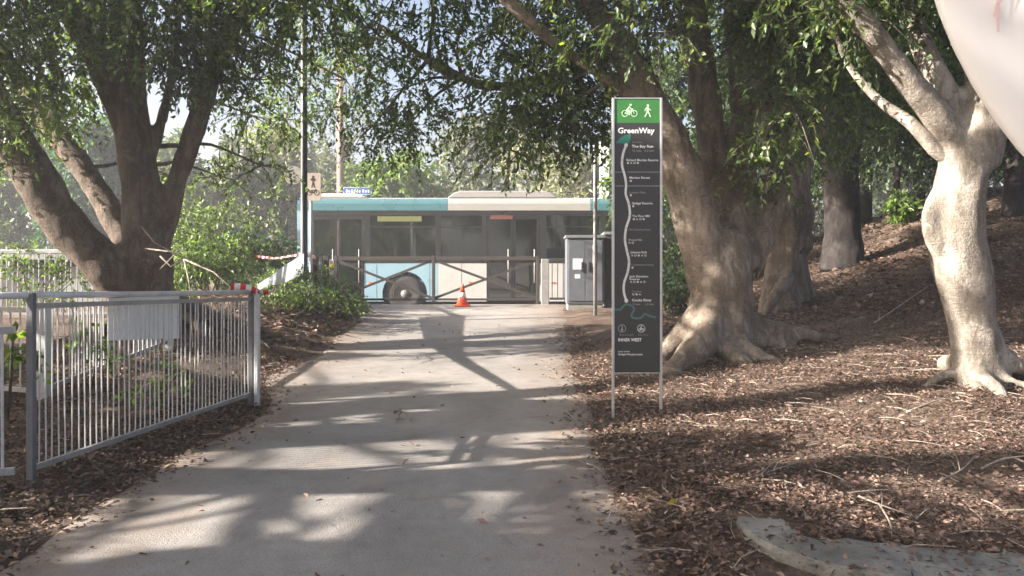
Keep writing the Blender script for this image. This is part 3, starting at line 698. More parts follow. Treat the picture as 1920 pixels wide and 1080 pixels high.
for k in range(330):
    a = random.uniform(0, 6.28); rr = 5.4 * math.sqrt(random.uniform(.02, 1)); z = random.uniform(1.9, 6.8)
    x, y = bx + 1.0 + rr * math.cos(a), by + .2 + rr * math.sin(a)
    if x > -.66 * max(y, .5) - 1.1: continue
    if leaves_gap((x, y, z)) or (y > 6.2 and random.random() < .62): continue
    cl6.append(((x, y, z), (.85, .34, .28), 62, 13, dict(L=.14, Wd=.068, pal='fig', twl=.24)))
crown(T6, cl6, limb_samples(tubes6), M['leaf'], M['twig'], twigs=False)

# ------------------------------------------------------------------ trees across the road
def far_tree(name, px, d, top_py, half_px, label, pal, trunk_r=.16, n=16, leaf=.26, low=.25, dens=1.0):
    x = (px - CX) / F * d; z = gz(x, d); h = EYE - (top_py - HY) / F * d - z; cr = half_px / F * d
    t = thing(name, (x, d, z), label, 'tree', 'trees across the road')
    top = Vector((x, d, z + h * .85)); q = Vector((x, d, z - .2))
    p, rr = spline([q, q.lerp(top, .4) + Vector((.2, 0, 0)), top], [trunk_r * 1.3, trunk_r, trunk_r * .3], .5)
    MB().tube(p, rr, 8, .15).build('trunk', M['bark_d'], t, smooth=True)
    sm = [(p[i], rr[i]) for i in range(len(p) // 4, len(p))]; cl = []
    for k in range(n):
        fz = random.uniform(low, .95); w = cr * (1 - .55 * max(0, (fz - .5) * 2) ** 1.5)
        a = random.uniform(0, 6.28); r2 = w * math.sqrt(random.uniform(.05, 1)) * .8; s = cr * random.uniform(.32, .48)
        cl.append(((x + r2 * math.cos(a), d + r2 * math.sin(a) * .8, z + h * fz), (s, s, s * .75), int(60 * dens), 12, dict(L=leaf, Wd=leaf * .5, pal=pal, twl=.7)))
    crown(t, cl, sm, M['bgleaf'], M['twig'], twigs=False, wood_r=.05)
far_tree('lime_tree', 745, 32, 285, 105, 'bright lime-green bushy tree right behind the bus roof', 'lime', n=20)
far_tree('far_tree', 890, 36, 235, 90, 'grey-green tree above the middle of the bus', 'grey', n=18)
far_tree('far_tree', 1050, 34, 265, 85, 'cream-green feathery tree behind the rear half of the bus', 'pale', n=18)
far_tree('far_tree', 985, 44, 200, 90, 'tall pale tree farther back between the grey and cream ones', 'pale', n=14)
far_tree('far_tree', 640, 38, 250, 70, 'grey-green tree behind the brown timber pole', 'grey', n=14)
far_tree('far_tree', 520, 34, 240, 75, 'pale grey-green tree beyond the front of the bus', 'pale', n=16)
far_tree('far_tree', 425, 32, 270, 75, 'hazy grey tree across the road, seen right of the brown fig', 'grey', n=16)
far_tree('far_tree', 340, 36, 230, 70, 'green tree across the road behind the brown fig', 'shrub', n=14)
far_tree('far_tree', 165, 27, 215, 90, 'teal-green tree seen between the stems of the brown fig', 'teal', n=20, dens=1.2)
far_tree('far_tree', 30, 30, 180, 90, 'dark grey-green tree at the far left behind the low shed', 'shrub', n=18)
far_tree('far_tree', 1180, 38, 230, 80, 'dull green tree across the road hidden mostly by the totem sign', 'grey', n=14)
far_tree('far_tree', 1400, 36, 150, 130, 'dark green tree across the road behind the big pale fig', 'dark', n=18)
far_tree('far_tree', 1640, 36, 130, 130, 'dark tree across the road beyond the crest of the bank', 'dark', n=18)
far_tree('far_tree', 1860, 34, 100, 130, 'dark tree across the road beyond the top corner of the bank', 'dark', n=16)

# ------------------------------------------------------------------ shrubs and small plants
def shrub(name, px, d, w, h, label, pal='shrub', n=6, L=.09, dens=1.0, cat='shrub', group=None, xy=None):
    x = (px - CX) / F * d if xy is None else xy[0]; y = d if xy is None else xy[1]; z = gz(x, y)
    t = thing(name, (x, y, z), label, cat, group); mb = MB(); ch = []
    for k in range(n):
        c = Vector((x + random.uniform(-w, w) * .5, y + random.uniform(-w, w) * .35, z + h * random.uniform(.3, .9)))
        s = max(.12, w * random.uniform(.22, .36))
        lv, sg = clump(c, (s, s, s * .8), int(34 * dens), 10, L=L, Wd=L * .5, pal=pal, droop=.1, twl=.22); ch.append(lv)
        mb.tube([Vector((x + random.uniform(-.08, .08), y, z - .03)), Vector((x, y, z)).lerp(c, .5) + Vector((0, 0, .05)), c], [.014, .01, .005], 5)
        twig_mesh(mb, (sg[0][::4], sg[1][::4]), .003)
    mb.build('stems', M['twig'], t, smooth=True); leaf_object('foliage', ch, M['leaf'], t)
shrub('shrub', 360, 14.2, 1.3, 1.9, 'yellow-green shrub just right of the brown fig trunk', 'shrub', 9)
shrub('shrub', 425, 15.4, 1.4, 2.3, 'tall green shrub behind the fence corner post', 'shrub', 10)
shrub('shrub', 480, 16.4, 1.4, 1.7, 'dark green shrub in front of the bus front corner', 'teal', 10)
shrub('shrub', 525, 16.8, 1.0, 1.1, 'low shrub between the black pole and the green shrubs', 'shrub', 7)
shrub('shrub', 395, 13.0, .9, 1.0, 'small bushy shrub at the back edge of the earth mound', 'shrub', 7)
shrub('shrub', 505, 12.0, .9, .45, 'scrubby low shrub on the shaded earth mound', 'shrub', 7, .06, .55)
shrub('shrub', 560, 12.6, .9, .45, 'scrubby low shrub at the foot of the black pole', 'shrub', 7, .06, .55)
shrub('shrub', 612, 13.4, .8, .35, 'trailing shrub where the mound meets the path', 'shrub', 6, .06, .5)
shrub('shrub', 655, 14.6, .6, .22, 'lowest straggling plant on the path edge before the posts', 'shrub', 5, .06)
shrub('seedling', 305, 6.6, .34, .42, 'light green seedling growing through the fence bars', 'lime', 2, .07, .22, 'plant')
shrub('seedling', 185, 7.6, .4, .85, 'bright leafy sapling behind the fence near its tall post', 'lime', 2, .08, .2, 'plant')
shrub('seedling', 18, 6.0, .35, .8, 'bright green plant at the very left behind the low rail', 'lime', 2, .1, .2, 'plant')
shrub('seedling', 1690, 16.6, .5, .7, 'yellow-green young plant beside the lone sapling on the bank', 'lime', 3, .14, .5, 'plant')
shrub('shrub', 1272, 13.5, .8, .8, 'small dark shrub between the totem sign and the pale fig trunk', 'dark', 6, .08)
shrub('shrub', 1262, 16.5, 1.4, 2.0, 'dark bushy shrub behind the totem sign', 'dark', 9, .1)
shrub('shrub', 60, 13.0, 1.2, 1.6, 'sparse dark shrub in front of the low shed', 'shrub', 6, .08, .6)
shrub('shrub', 1420, 15.5, 1.6, 1.6, 'dark undergrowth bush between the two pale figs', 'dark', 8, .1)
shrub('shrub', 1790, 16.8, 1.6, 1.2, 'dark undergrowth bush high behind the leaning fig', 'dark', 8, .1)
shrub('shrub', 1530, 17.2, 1.8, 1.8, 'dark undergrowth bush left of the forked dark tree', 'dark', 8, .1)

# ------------------------------------------------------------------ bus passing on the road
BY, R = 21.4, .22          # near side of the body, road level
BX0, BX1 = -5.75, 6.75
BUS = thing('bus', (0.5, BY + 1.25, R), 'light blue, white and teal city bus with dark windows passing behind the barrier', 'bus')
def bbox(name, m, x0, x1, y0, y1, z0, z1, parent=BUS, bevel=0.0):
    return MB().box(x0, x1, y0, y1, R + z0, R + z1).build(name, m, parent, bevel=bevel)
WHX = (-2.87, 3.35); RA = .60
def side_panel(name, m, x0, x1, z0, z1, y, arch=None):
    pl = [(x0, z0)]
    if arch:
        zc = .50
        a0 = math.asin((z0 - zc) / RA)
        angs = np.linspace(math.pi - a0, a0, 17)
        pl += [(arch + RA * math.cos(a), zc + RA * math.sin(a)) for a in angs]
    pl += [(x1, z0), (x1, z1), (x0, z1)]
    return MB().prism(pl, lambda u, v, t: (u, t, R + v), y, y + .05).build(name, m, BUS)
DOORS = ((-5.35, -3.97), (-.66, .72))
for side, y in ((0, BY), (1, BY + 2.45)):
    if side == 0:
        side_panel('side_panel', M['b_blue'], -3.95, -1.98, .30, 1.32, y, WHX[0]); side_panel('side_panel', M['b_white'], -1.975, -.68, .30, 1.32, y)
        side_panel('side_panel', M['b_white'], .74, 1.4, .30, 1.32, y); side_panel('side_panel', M['b_teal'], 1.405, BX1, .30, 1.32, y, WHX[1])
        bbox('corner_post', M['b_blue'], BX0, -5.37, y, y + .05, .30, 2.73); pill = [(-3.95, -3.80), (-2.05, -1.9), (-.80, -.68), (.74, .92), (2.4, 2.5), (4.1, 4.2), (6.0, BX1)]
        wins = [(-3.80, -2.05), (-1.9, -.80), (.92, 2.4), (2.5, 4.1), (4.2, 6.0)]
        # belt-line strip below the windows
        bbox('belt_strip', M['b_black'], -3.95, -.68, y - .004, y + .05, 1.322, 1.42); bbox('belt_strip', M['b_black'], .74, BX1, y - .004, y + .05, 1.322, 1.42)
    else:
        side_panel('side_panel', M['b_blue'], BX0, 0, .30, 1.32, y, WHX[0]); side_panel('side_panel', M['b_teal'], .005, BX1, .30, 1.32, y, WHX[1])
        pill = [(BX0, -5.6), (-3.9, -3.75), (-1.9, -1.75), (0, .12), (2.0, 2.12), (4.0, 4.12), (6.0, BX1)]
        wins = [(-5.6, -3.9), (-3.75, -1.9), (-1.75, 0), (.12, 2.0), (2.12, 4.0), (4.12, 6.0)]
        bbox('belt_strip', M['b_black'], BX0, BX1, y, y + .054, 1.322, 1.42)
    for a, b in pill: bbox('pillar', M['b_black'], a, b, y, y + .05, 1.42, 2.60)
    bbox('window_header', M['b_black'], -5.37 if side == 0 else BX0, BX1, y, y + .05, 2.602, 2.732)
    for a, b in wins:
        w = bbox('window', M['glass'] if side == 0 else M['glass_far'], a, b, y + .018, y + .03, 1.42, 2.60)
        bbox('window_frame', M['b_black'], a, b, y + .008, y + .016, 2.28, 2.31, w)
for a, b in DOORS:
    mid = (a + b) / 2
    for (u, v) in ((a, mid - .01), (mid + .01, b)):
        m = MB(); y = BY + .005
        m.box(u, u + .06, y, y + .04, R + .32, R + 2.6); m.box(v - .06, v, y, y + .04, R + .32, R + 2.6); m.box(u + .06, v - .06, y, y + .04, R + 2.5, R + 2.6); m.box(u + .06, v - .06, y, y + .04, R + .32, R + .42); m.box(u + .06, v - .06, y, y + .04, R + 1.26, R + 1.32)
        dr = m.build('door', M['b_black'], BUS)
        MB().box(u + .06, v - .06, y + .012, y + .024, R + 1.32, R + 2.5).build('door_pane', M['glass'], dr)
        MB().box(u + .06, v - .06, y + .012, y + .024, R + .42, R + 1.26).build('door_pane', M['glass'], dr)
        MB().tube([(v - .12, BY - .03, R + .8), (v - .12, BY - .03, R + 1.7)], [.015, .015], 6).build('door_handle', M['rail_y'], dr, smooth=True)
for xx in (-3.62, -2.2, -1.35, 1.9, 2.65, 4.3, 5.4): bbox('panel_seam', M['b_under'], xx - .004, xx + .004, BY - .003, BY - .0005, 1.12 if abs(xx + 2.87) < .62 or abs(xx - 3.35) < .62 else .31, 1.315)
for xx in (-3.78, -1.1, 1.1, 2.3, 4.8, 6.2): bbox('side_marker', M['orange'], xx - .05, xx + .05, BY - .012, BY - .0005, .78, .82)
# roof: cantrail bands in three colours, crowned roof skin, pods
def cantrail(m, x0, x1, y, out):
    pl = [(0, 2.735), (.05, 2.735), (.22, 3.07), (.13, 3.05), (.05, 3.0), (.01, 2.92)]
    return MB().prism(pl, lambda u, v, t: (t, y + out * u, R + v), x0, x1).build('cantrail', m, BUS, smooth=False)
for y, out in ((BY, 1), (BY + 2.5, -1)):
    cantrail(M['b_teal'], BX0, -1.72, y, out); cantrail(M['b_grey'], -1.715, 2.1, y, out); cantrail(M['b_teal'], 2.105, BX1, y, out)
rf = MB().prism([(.2, 3.0), (2.3, 3.0), (2.3, 3.07), (1.9, 3.12), (.6, 3.12), (.2, 3.07)], lambda u, v, t: (t, BY + u, R + v), BX0, BX1).build('roof', M['b_white'], BUS)
pod = lambda x0, x1, h, s: MB().prism([(x0, 3.10), (x1, 3.10), (x1 - s, 3.10 + h * .75), (x1 - 2 * s, 3.10 + h), (x0 + 2 * s, 3.10 + h), (x0 + s, 3.10 + h * .75)], lambda u, v, t: (u, t, R + v), BY + .3, BY + 2.2)
pod(-1.75, 1.25, .19, .18).build('air_conditioning_unit', M['b_grey'], rf, bevel=.03)
pod(-5.5, -3.9, .12, .2).build('roof_hatch', M['b_white'], rf, bevel=.03)
pod(2.5, 4.6, .12, .2).build('roof_hatch', M['b_white'], rf, bevel=.03)
bbox('front_panel', M['b_blue'], BX0 - .03, BX0 + .03, BY + .06, BY + 2.44, .30, 1.1, bevel=.02)
ws = bbox('windscreen', M['glass'], BX0 - .02, BX0, BY + .06, BY + 2.44, 1.105, 2.6)
bbox('wiper', M['b_black'], BX0 - .035, BX0 - .022, BY + .5, BY + 1.5, 1.15, 1.2, ws)
bbox('front_header', M['b_black'], BX0 - .03, BX0 + .03, BY + .06, BY + 2.44, 2.605, 3.05)
for yy in (BY + .25, BY + 2.0): bbox('headlight', M['glass'], BX0 - .045, BX0 - .031, yy, yy + .25, .6, .78)
bbox('rear_panel', M['b_teal'], BX1 - .06, BX1 + .0, BY + .06, BY + 2.44, .30, 3.0)
bbox('floor', M['b_floor'], BX0 + .1, BX1 - .1, BY + .07, BY + 2.43, .36, .42); bbox('chassis', M['b_under'], BX0 + .3, BX1 - .3, BY + .55, BY + 1.95, .2, .355)
bbox('ceiling', M['b_floor'], BX0 + .1, BX1 - .1, BY + .25, BY + 2.25, 2.9, 2.93)
bbox('destination_display', M['disp'], -3.60, -2.42, BY + .005, BY + .016, 2.44, 2.58); bbox('door_light', M['lamp_r'], -.58, .02, BY - .01, BY + .004, 2.50, 2.60)
for k, x in enumerate([-3.4, -2.6, -1.8, -1.0, 1.3, 2.1, 2.9, 3.7, 4.5, 5.3]):
    for j, y in enumerate((BY + .12, BY + 1.5)):
        s = MB().box(x, x + .42, y, y + .85, R + .78, R + .88).box(x + .40, x + .48, y, y + .85, R + .80, R + 1.74).box(x + .1, x + .3, y + .2, y + .6, R + .42, R + .78).build('seat', M['seat'], BUS, bevel=.03)
for x in (-3.75, -1.2, -.85, .9, 2.4, 4.2):
    MB().tube([(x, BY + 1.0, R + .42), (x, BY + 1.0, R + 2.9)], [.018, .018], 6).build('grab_pole', M['rail_y'], BUS, smooth=True)
for wx in WHX:
    for y, s in ((BY + .05, 1), (BY + 2.45, -1)):
        w = MB().lathe([(.30, .0), (.33, -.01), (.47, 0), (.50, .03), (.505, .12), (.50, .24), (.47, .27), (.3, .27)], (wx, y if s > 0 else y - .27, R + .50), 'y', 28).build('wheel', M['rubber'], BUS, smooth=True)
        MB().lathe([(.10, -.02), (.11, .0), (.14, .02), (.24, .03), (.28, .02), (.31, -.005), (.31, .1)], (wx, y if s > 0 else y - .06, R + .50), 'y', 24).build('rim', M['rim'], w, smooth=True)
        MB().prism([(wx + (RA + .02) * math.cos(a), .5 + (RA + .02) * math.sin(a)) for a in np.linspace(0, math.pi, 15)] + [(wx + RA * math.cos(a), .5 + RA * math.sin(a)) for a in np.linspace(math.pi, 0, 15)],
                   lambda u, v, t: (u, t, R + v), BY + .052 if s > 0 else BY + 2.0, BY + .5 if s > 0 else BY + 2.44).build('wheel_arch', M['b_under'], BUS)
MB().tube([(BX0, BY + .1, R + 2.5), (BX0 - .25, BY + .0, R + 2.55), (BX0 - .3, BY + .0, R + 2.35)], [.02] * 3, 6).box(BX0 - .36, BX0 - .28, BY - .1, BY + .12, R + 1.95, R + 2.35).build('wing_mirror', M['b_black'], BUS)

# ------------------------------------------------------------------ dark cross-braced barrier at the road, posts, bar fence
FY = 17.62
def gx(px, d): return (px - CX) / F * d
BAR = thing('barrier_fence', (gx(813, FY), FY, gz(gx(813, FY), FY)), 'dark two-bay barrier with crossed braces closing the end of the path', 'barrier')
xa, xb, xc = gx(630, FY), gx(813, FY), gx(1008, FY); zb = gz(-1.5, FY); zt = EYE - (481 - HY) / F * FY
for x in (xa, xb, xc): MB().box(x - .035, x + .035, FY - .035, FY + .035, zb - .05, zt + .02).build('post', M['brownpost'], BAR, bevel=.006)
for (u, v) in ((xa, xb), (xb, xc)):
    u += .037; v -= .037
    MB().box(u, v, FY - .03, FY + .03, zt - .085, zt).build('top_rail', M['brownpost'], BAR, bevel=.006)
    MB().box(u, v, FY - .02, FY + .02, zb + .10, zb + .15).build('bottom_rail', M['brownpost'], BAR, bevel=.004)
    MB().beam((u, FY - .015, zt - .09), (v, FY - .015, zb + .16), .055, .022).build('brace', M['brownpost'], BAR)
    MB().beam((u, FY + .015, zb + .16), (v, FY + .015, zt - .09), .055, .022).build('brace', M['brownpost'], BAR)
rx = gx(623, 17.1)
p = thing('marker_post', (rx, 17.1, gz(rx, 17.1)), 'grey timber post with a yellow reflector at the left end of the barrier', 'post')
MB().box(rx - .055, rx + .055, 17.05, 17.15, gz(rx, 17.1) - .1, 1.60).build('post', M['greypost'], p, bevel=.012)
MB().box(rx - .057, rx + .057, 17.044, 17.049, 1.42, 1.50).build('reflector', M['yellow'], p)
for k, (px, d, lab) in enumerate(((612, 16.9, 'dark square post next to the grey post with the reflector'), (601, 16.6, 'paler middle post of the dark row left of the barrier'), (592, 16.3, 'leftmost dark square post beside the grey sign pole'))):
    x = gx(px, d); z = gz(x, d); m = MB(); w = (.05, .03, .045)[k]
    m.box(x - w, x + w, d - w, d + w, z - .05, 1.68 - .02 * k); o = m.build('square_post', M['brownpost'] if k != 1 else M['greypost'], bevel=.008)
    tag(o, lab, 'post', 'posts at the left end of the barrier')
gpx = gx(1022, 17.5); z = gz(gpx, 17.5)
o = MB().box(gpx - .085, gpx + .085, 17.44, 17.56, z - .05, 1.62).build('square_post', M['greypost'], bevel=.012); tag(o, 'pale grey wide post at the right end of the barrier', 'post')
BF = thing('bar_fence', (gx(1045, 17.4), 17.4, gz(gx(1045, 17.4), 17.4)), 'short black vertical-bar fence panel between the pale post and the grey cabinet', 'fence')
x0, x1 = gpx + .09, 2.4; zb2 = gz(1.1, 17.4)
MB().box(x0, x1, 17.38, 17.42, 1.58, 1.63).build('rail', M['steel_d'], BF); MB().box(x0, x1, 17.38, 17.42, zb2 + .12, zb2 + .17).build('rail', M['steel_d'], BF)
for k in range(13):
    x = x0 + .06 + k * .12
    if x < x1 - .02: MB().box(x - .009, x + .009, 17.391, 17.409, zb2 + .17, 1.58).build('bar', M['steel_d'], BF)

# traffic cone
cx, cy = gx(867, 17.0), 17.0; cz = gz(cx, cy) + .016
c = thing('traffic_cone', (cx, cy, cz), 'orange traffic cone with a pale band standing in front of the barrier', 'cone')
MB().box(cx - .16, cx + .16, cy - .16, cy + .16, cz, cz + .03).build('base', M['orange'], c, bevel=.01)
MB().lathe([(.125, .03), (.10, .13), (.085, .19)], (cx, cy, cz), 'z', 18).build('lower_cone', M['orange'], c, smooth=True)
MB().lathe([(.0851, .19), (.06, .29)], (cx, cy, cz), 'z', 18).build('reflective_band', M['sticker'], c, smooth=True)
MB().lathe([(.0598, .29), (.03, .45), (.022, .47), (.0, .47)], (cx, cy, cz), 'z', 18).build('tip', M['orange'], c, smooth=True)

# roadside cabinets and the thin pole
def cabinet(x0, x1, y0, y1, zt_, label, m, stick=True):
    z = gz((x0 + x1) / 2, y0) - .02; t = thing('utility_cabinet', ((x0 + x1) / 2, (y0 + y1) / 2, z), label, 'cabinet')
    MB().box(x0 + .02, x1 - .02, y0 + .02, y1 - .02, z - .2, z + .10).build('plinth', M['plinth'], t, bevel=.01)
    MB().box(x0, x1, y0, y1, z + .10, zt_ - .05).build('body', m, t, bevel=.012)
    MB().prism([(y0 - .03, zt_ - .048), (y1 + .03, zt_ - .048), (y1 + .03, zt_ - .02), (y0 - .03, zt_ + .01)], lambda u, v, s: (s, u, v), x0 - .03, x1 + .03).build('lid', M['roofing'], t, bevel=.005)
    mid = (x0 + x1) / 2
    for (u, v) in ((x0 + .03, mid - .005), (mid + .005, x1 - .03)):
        d = MB().box(u, v, y0 - .018, y0 - .001, z + .16, zt_ - .10).build('door', m, t, bevel=.006)
        if stick: MB().box(v - .08 if u < mid else u + .05, v - .05 if u < mid else u + .08, y0 - .04, y0 - .019, z + .75, z + .95).build('handle', M['steel_d'], d)
    if stick:
        for (a, b, c2, d2) in ((.12, .32, .80, 1.02), (.16, .27, .62, .70), (.52, .60, .85, 1.30)):
            MB().box(x0 + a, x0 + b, y0 - .0225, y0 - .0195, z + c2, z + d2).build('sticker', M['sticker'], t)
    return t
cabinet(1.11, 1.86, 16.2, 16.75, 2.08, 'grey-blue metal utility cabinet with silver stickers by the path end', M['cabinet'])
cabinet(1.92, 2.55, 16.5, 17.0, 2.16, 'dark utility cabinet partly hidden behind the totem sign', M['cabinet_d'], False)
x, y = gx(1116, 14.6), 14.6
o = MB().lathe([(.035, -.1), (.035, 3.2), (.03, 3.22), (0, 3.22)], (x, y, gz(x, y)), 'z', 12).build('thin_pole', M['galv'], smooth=True); tag(o, 'thin grey steel pole standing in front of the utility cabinets', 'pole')
x, y = gx(1134, 30.5), 30.5
o = MB().box(x - .17, x + .17, y, y + .3, gz(x, y) - .1, 6.2).build('white_pillar', M['white'], bevel=.02); tag(o, 'white pillar across the road rising behind the bus roof', 'pillar')

# timber pole and blue street sign across the road
x, y = gx(638, 31), 31.0
TP = thing('timber_pole', (x, y, gz(x, y)), 'tall brown timber power pole behind the front of the bus', 'pole')
MB().lathe([(.15, -.2), (.14, 3), (.12, 9.5), (0, 9.52)], (x, y, gz(x, y)), 'z', 14).build('shaft', M['timber'], TP, smooth=True)
MB().box(x - 1.0, x + 1.0, y - .20, y - .13, 9.0, 9.12).build('cross_arm', M['timber'], TP)
zc = EYE - (359 - HY) / F * y
SS = thing('street_sign', (x + .75, y - .16, zc), 'blue street name sign with white lettering fixed to the timber pole', 'sign')
MB().box(x + .14, x + 1.26, y - .18, y - .15, zc - .15, zc + .15).build('plate', M['blue'], SS); MB().box(x - .16, x + .3, y - .148, y - .12, zc - .03, zc + .03).build('bracket', M['galv'], SS)
for (a, b, c2, d2) in ((.16, 1.24, .125, .138), (.16, 1.24, -.138, -.125), (.16, .175, -.125, .125), (1.225, 1.24, -.125, .125)):
    MB().box(x + a, x + b, y - .184, y - .181, zc + c2, zc + d2).build('border', M['sign_w'], SS)
for k in range(9):
    a = x + .26 + k * .1 + (.04 if k > 5 else 0)
    MB().box(a, a + .055, y - .184, y - .181, zc - .06, zc + .06 - .03 * (k % 2)).build('letter', M['sign_w'], SS)

# ------------------------------------------------------------------ black lamp pole, shared-path sign, round sign
x, y = gx(570, 13.5), 13.5; z = gz(x, y)
LP = thing('lamp_pole', (x, y, z), 'tall slim black lamp pole rising out of the shrubs on the mound', 'pole')
MB().lathe([(.10, -.1), (.10, .03), (.062, .035), (.058, 2.0), (.05, 6.8), (0, 6.82)], (x, y, z), 'z', 16).build('shaft', M['blackpole'], LP, smooth=True)
MB().beam((x, y, z + 6.75), (x + .9, y + .2, z + 6.95), .06, .06).build('arm', M['blackpole'], LP); MB().box(x + .8, x + 1.4, y + .08, y + .32, z + 6.9, z + 7.0).build('lamp_head', M['blackpole'], LP, bevel=.03)
x2, y2 = gx(583, 14.2), 14.2; z2 = gz(x2, y2)
SP = thing('shared_path_sign', (x2, y2, z2), 'whitish sign, shade painted in as beige, with a pedestrian and bicycle on a grey pole by the black lamp pole', 'sign')
zt2 = EYE - (325 - HY) / F * y2; zb2 = EYE - (377 - HY) / F * y2; xs0, xs1 = gx(574, y2), gx(603, y2)
MB().lathe([(.03, -.1), (.03, zt2 - z2 - .02), (0, zt2 - z2 - .02)], (x2, y2, z2), 'z', 12).build('pole', M['galv_w'], SP, smooth=True)
pl = MB().box(xs0, xs1, y2 - .05, y2 - .035, zb2, zt2).build('plate', M['beige'], SP, bevel=.004)

def strokes(mb, lines, width, y, conv):
    """flat printed strokes: polylines with a width, lying just in front of the plate"""
    for li, ln in enumerate(lines):
        q = [Vector((*conv(*p_), 0)) for p_ in ln]
        for i in range(len(q) - 1):
            a, b = q[i], q[i + 1]; d = (b - a)
            if d.length < 1e-6: continue
            d.normalize(); s = Vector((-d.y, d.x, 0)) * width / 2; a2 = a - d * width * .25; b2 = b + d * width * .25
            vs = [a2 - s, b2 - s, b2 + s, a2 + s]
            mb.add([(v.x, y - .00015 * ((i + 2 * li) % 7), v.y) for v in vs], [(0, 1, 2, 3)])
def ring(cx, cy, r, n=20): return [(cx + r * math.cos(2 * math.pi * k / n), cy + r * math.sin(2 * math.pi * k / n)) for k in range(n + 1)]
def disc(mb, cx, cy, r, y, conv, n=14): mb.add([(conv(px_, py_)[0], y, conv(px_, py_)[1]) for px_, py_ in ring(cx, cy, r, n)[:-1]], [tuple(range(n))])
def bike_lines(cx, cy, s, rider=True):
    """bicycle centred on cx, cy (y down), s = wheel radius"""
    w = [ring(cx - 1.55 * s, cy, s), ring(cx + 1.55 * s, cy, s)]
    f = [[(cx - 1.55*s, cy), (cx - .6*s, cy - 1.1*s), (cx + .9*s, cy - 1.1*s), (cx, cy), (cx - .6*s, cy - 1.1*s)], [(cx + 1.55*s, cy), (cx + .9*s, cy - 1.4*s), (cx + 1.3*s, cy - 1.5*s)], [(cx - 1.55*s, cy), (cx, cy)]]
    return w + f
def cv(x0_, z0_, k): return lambda a, b: (x0_ + a * k, z0_ - b * k)
k1 = y2 / F; c1 = cv(xs0, zt2, k1); yy = y2 - .0515
m = MB(); disc(m, 14.5, 7, 2.4, yy, c1); strokes(m, [[(14.5, 10), (14.5, 18)], [(11, 13), (12.5, 11), (16.5, 11), (18, 14)]], 3.2 * k1, yy, c1); strokes(m, [[(14.2, 17), (12, 27)], [(15, 17), (17.2, 27)]], 2.3 * k1, yy, c1)
m.build('pedestrian_symbol', M['black'], pl)
m = MB(); strokes(m, bike_lines(14.5, 37, 4.4), 1.3 * k1, yy, c1); m.build('bicycle_symbol', M['black'], pl)
# round sign on the lamp pole, turned away
x3, y3 = gx(551, 13.6), 13.6; z3 = EYE - (329 - HY) / F * y3
RS = thing('round_sign', (x3, y3, z3), 'small round pale sign fixed to the left side of the black lamp pole', 'sign')
MB().lathe([(0, 0), (.155, 0), (.16, .006), (.155, .012), (0, .012)], (x3, y3, z3), 'y', 28).build('disc', M['greypost'], RS, smooth=False); MB().box(x3, x - .045, y3 + .02, y3 + .04, z3 - .02, z3 + .02).build('bracket', M['galv'], RS)

# ------------------------------------------------------------------ GreenWay totem
SY = 6.4; KP = SY / F
def tX(px): return (px - CX) * KP
def tZ(py): return EYE - (py - HY) * KP
tc = lambda a, b: (tX(a), tZ(b))
xl, xr = tX(1148), tX(1242); gxm = (xl + xr) / 2
TS = thing('totem_sign', (gxm, SY, gz(gxm, SY)), 'tall charcoal wayfinding totem with a green top panel and a trail map, titled GreenWay', 'sign')
for x in (xl + .009, xr - .009): MB().box(x - .009, x + .009, SY, SY + .04, gz(x, SY) - .08, tZ(183)).build('post', M['frame_s'], TS, bevel=.002)
MB().box(xl + .0185, xr - .0185, SY + .002, SY + .038, tZ(183) - .008, tZ(183)).build('top_edge', M['frame_s'], TS)
MB().box(xl + .0185, xr - .0185, SY + .002, SY + .038, tZ(700), tZ(700) + .006).build('bottom_edge', M['frame_s'], TS)
PG = MB().box(xl + .0185, xr - .0185, SY + .006, SY + .034, tZ(230), tZ(183) - .0085).build('green_panel', M['sign_g'], TS)
PB = MB().box(xl + .0185, xr - .0185, SY + .006, SY + .034, tZ(700) + .0065, tZ(230) - .0005).build('charcoal_panel', M['sign_b'], TS)
yp = SY + .0045
m = MB(); strokes(m, bike_lines(1180.5, 212.5, 5.6), 1.3 * KP, yp, tc); m.build('bicycle_symbol', M['sign_mint'], PG)
m = MB(); disc(m, 1182.5, 196.5, 2.2, yp - .0003, tc); strokes(m, [[(1180.5, 200), (1175.5, 206)], [(1176, 206), (1181, 210), (1180, 215)]], 3.0 * KP, yp - .0004, tc); strokes(m, [[(1180.5, 200.5), (1183.5, 204), (1187, 204.5)]], 1.7 * KP, yp - .0006, tc); m.build('rider_symbol', M['sign_mint'], PG)
m = MB(); disc(m, 1215, 197.5, 2.3, yp, tc); strokes(m, [[(1214.5, 201.5), (1214.5, 209)]], 4.2 * KP, yp - .0003, tc); strokes(m, [[(1213.5, 209), (1212.5, 213), (1209.5, 218.5)], [(1215.5, 209), (1217.5, 213), (1219.5, 218.5)]], 2.2 * KP, yp - .0005, tc)
strokes(m, [[(1213, 201.5), (1210, 204.5), (1209.5, 208)], [(1216, 201.5), (1218, 205), (1220.5, 206.5)]], 1.6 * KP, yp - .0007, tc); m.build('pedestrian_symbol', M['sign_mint'], PG)
FONT = None
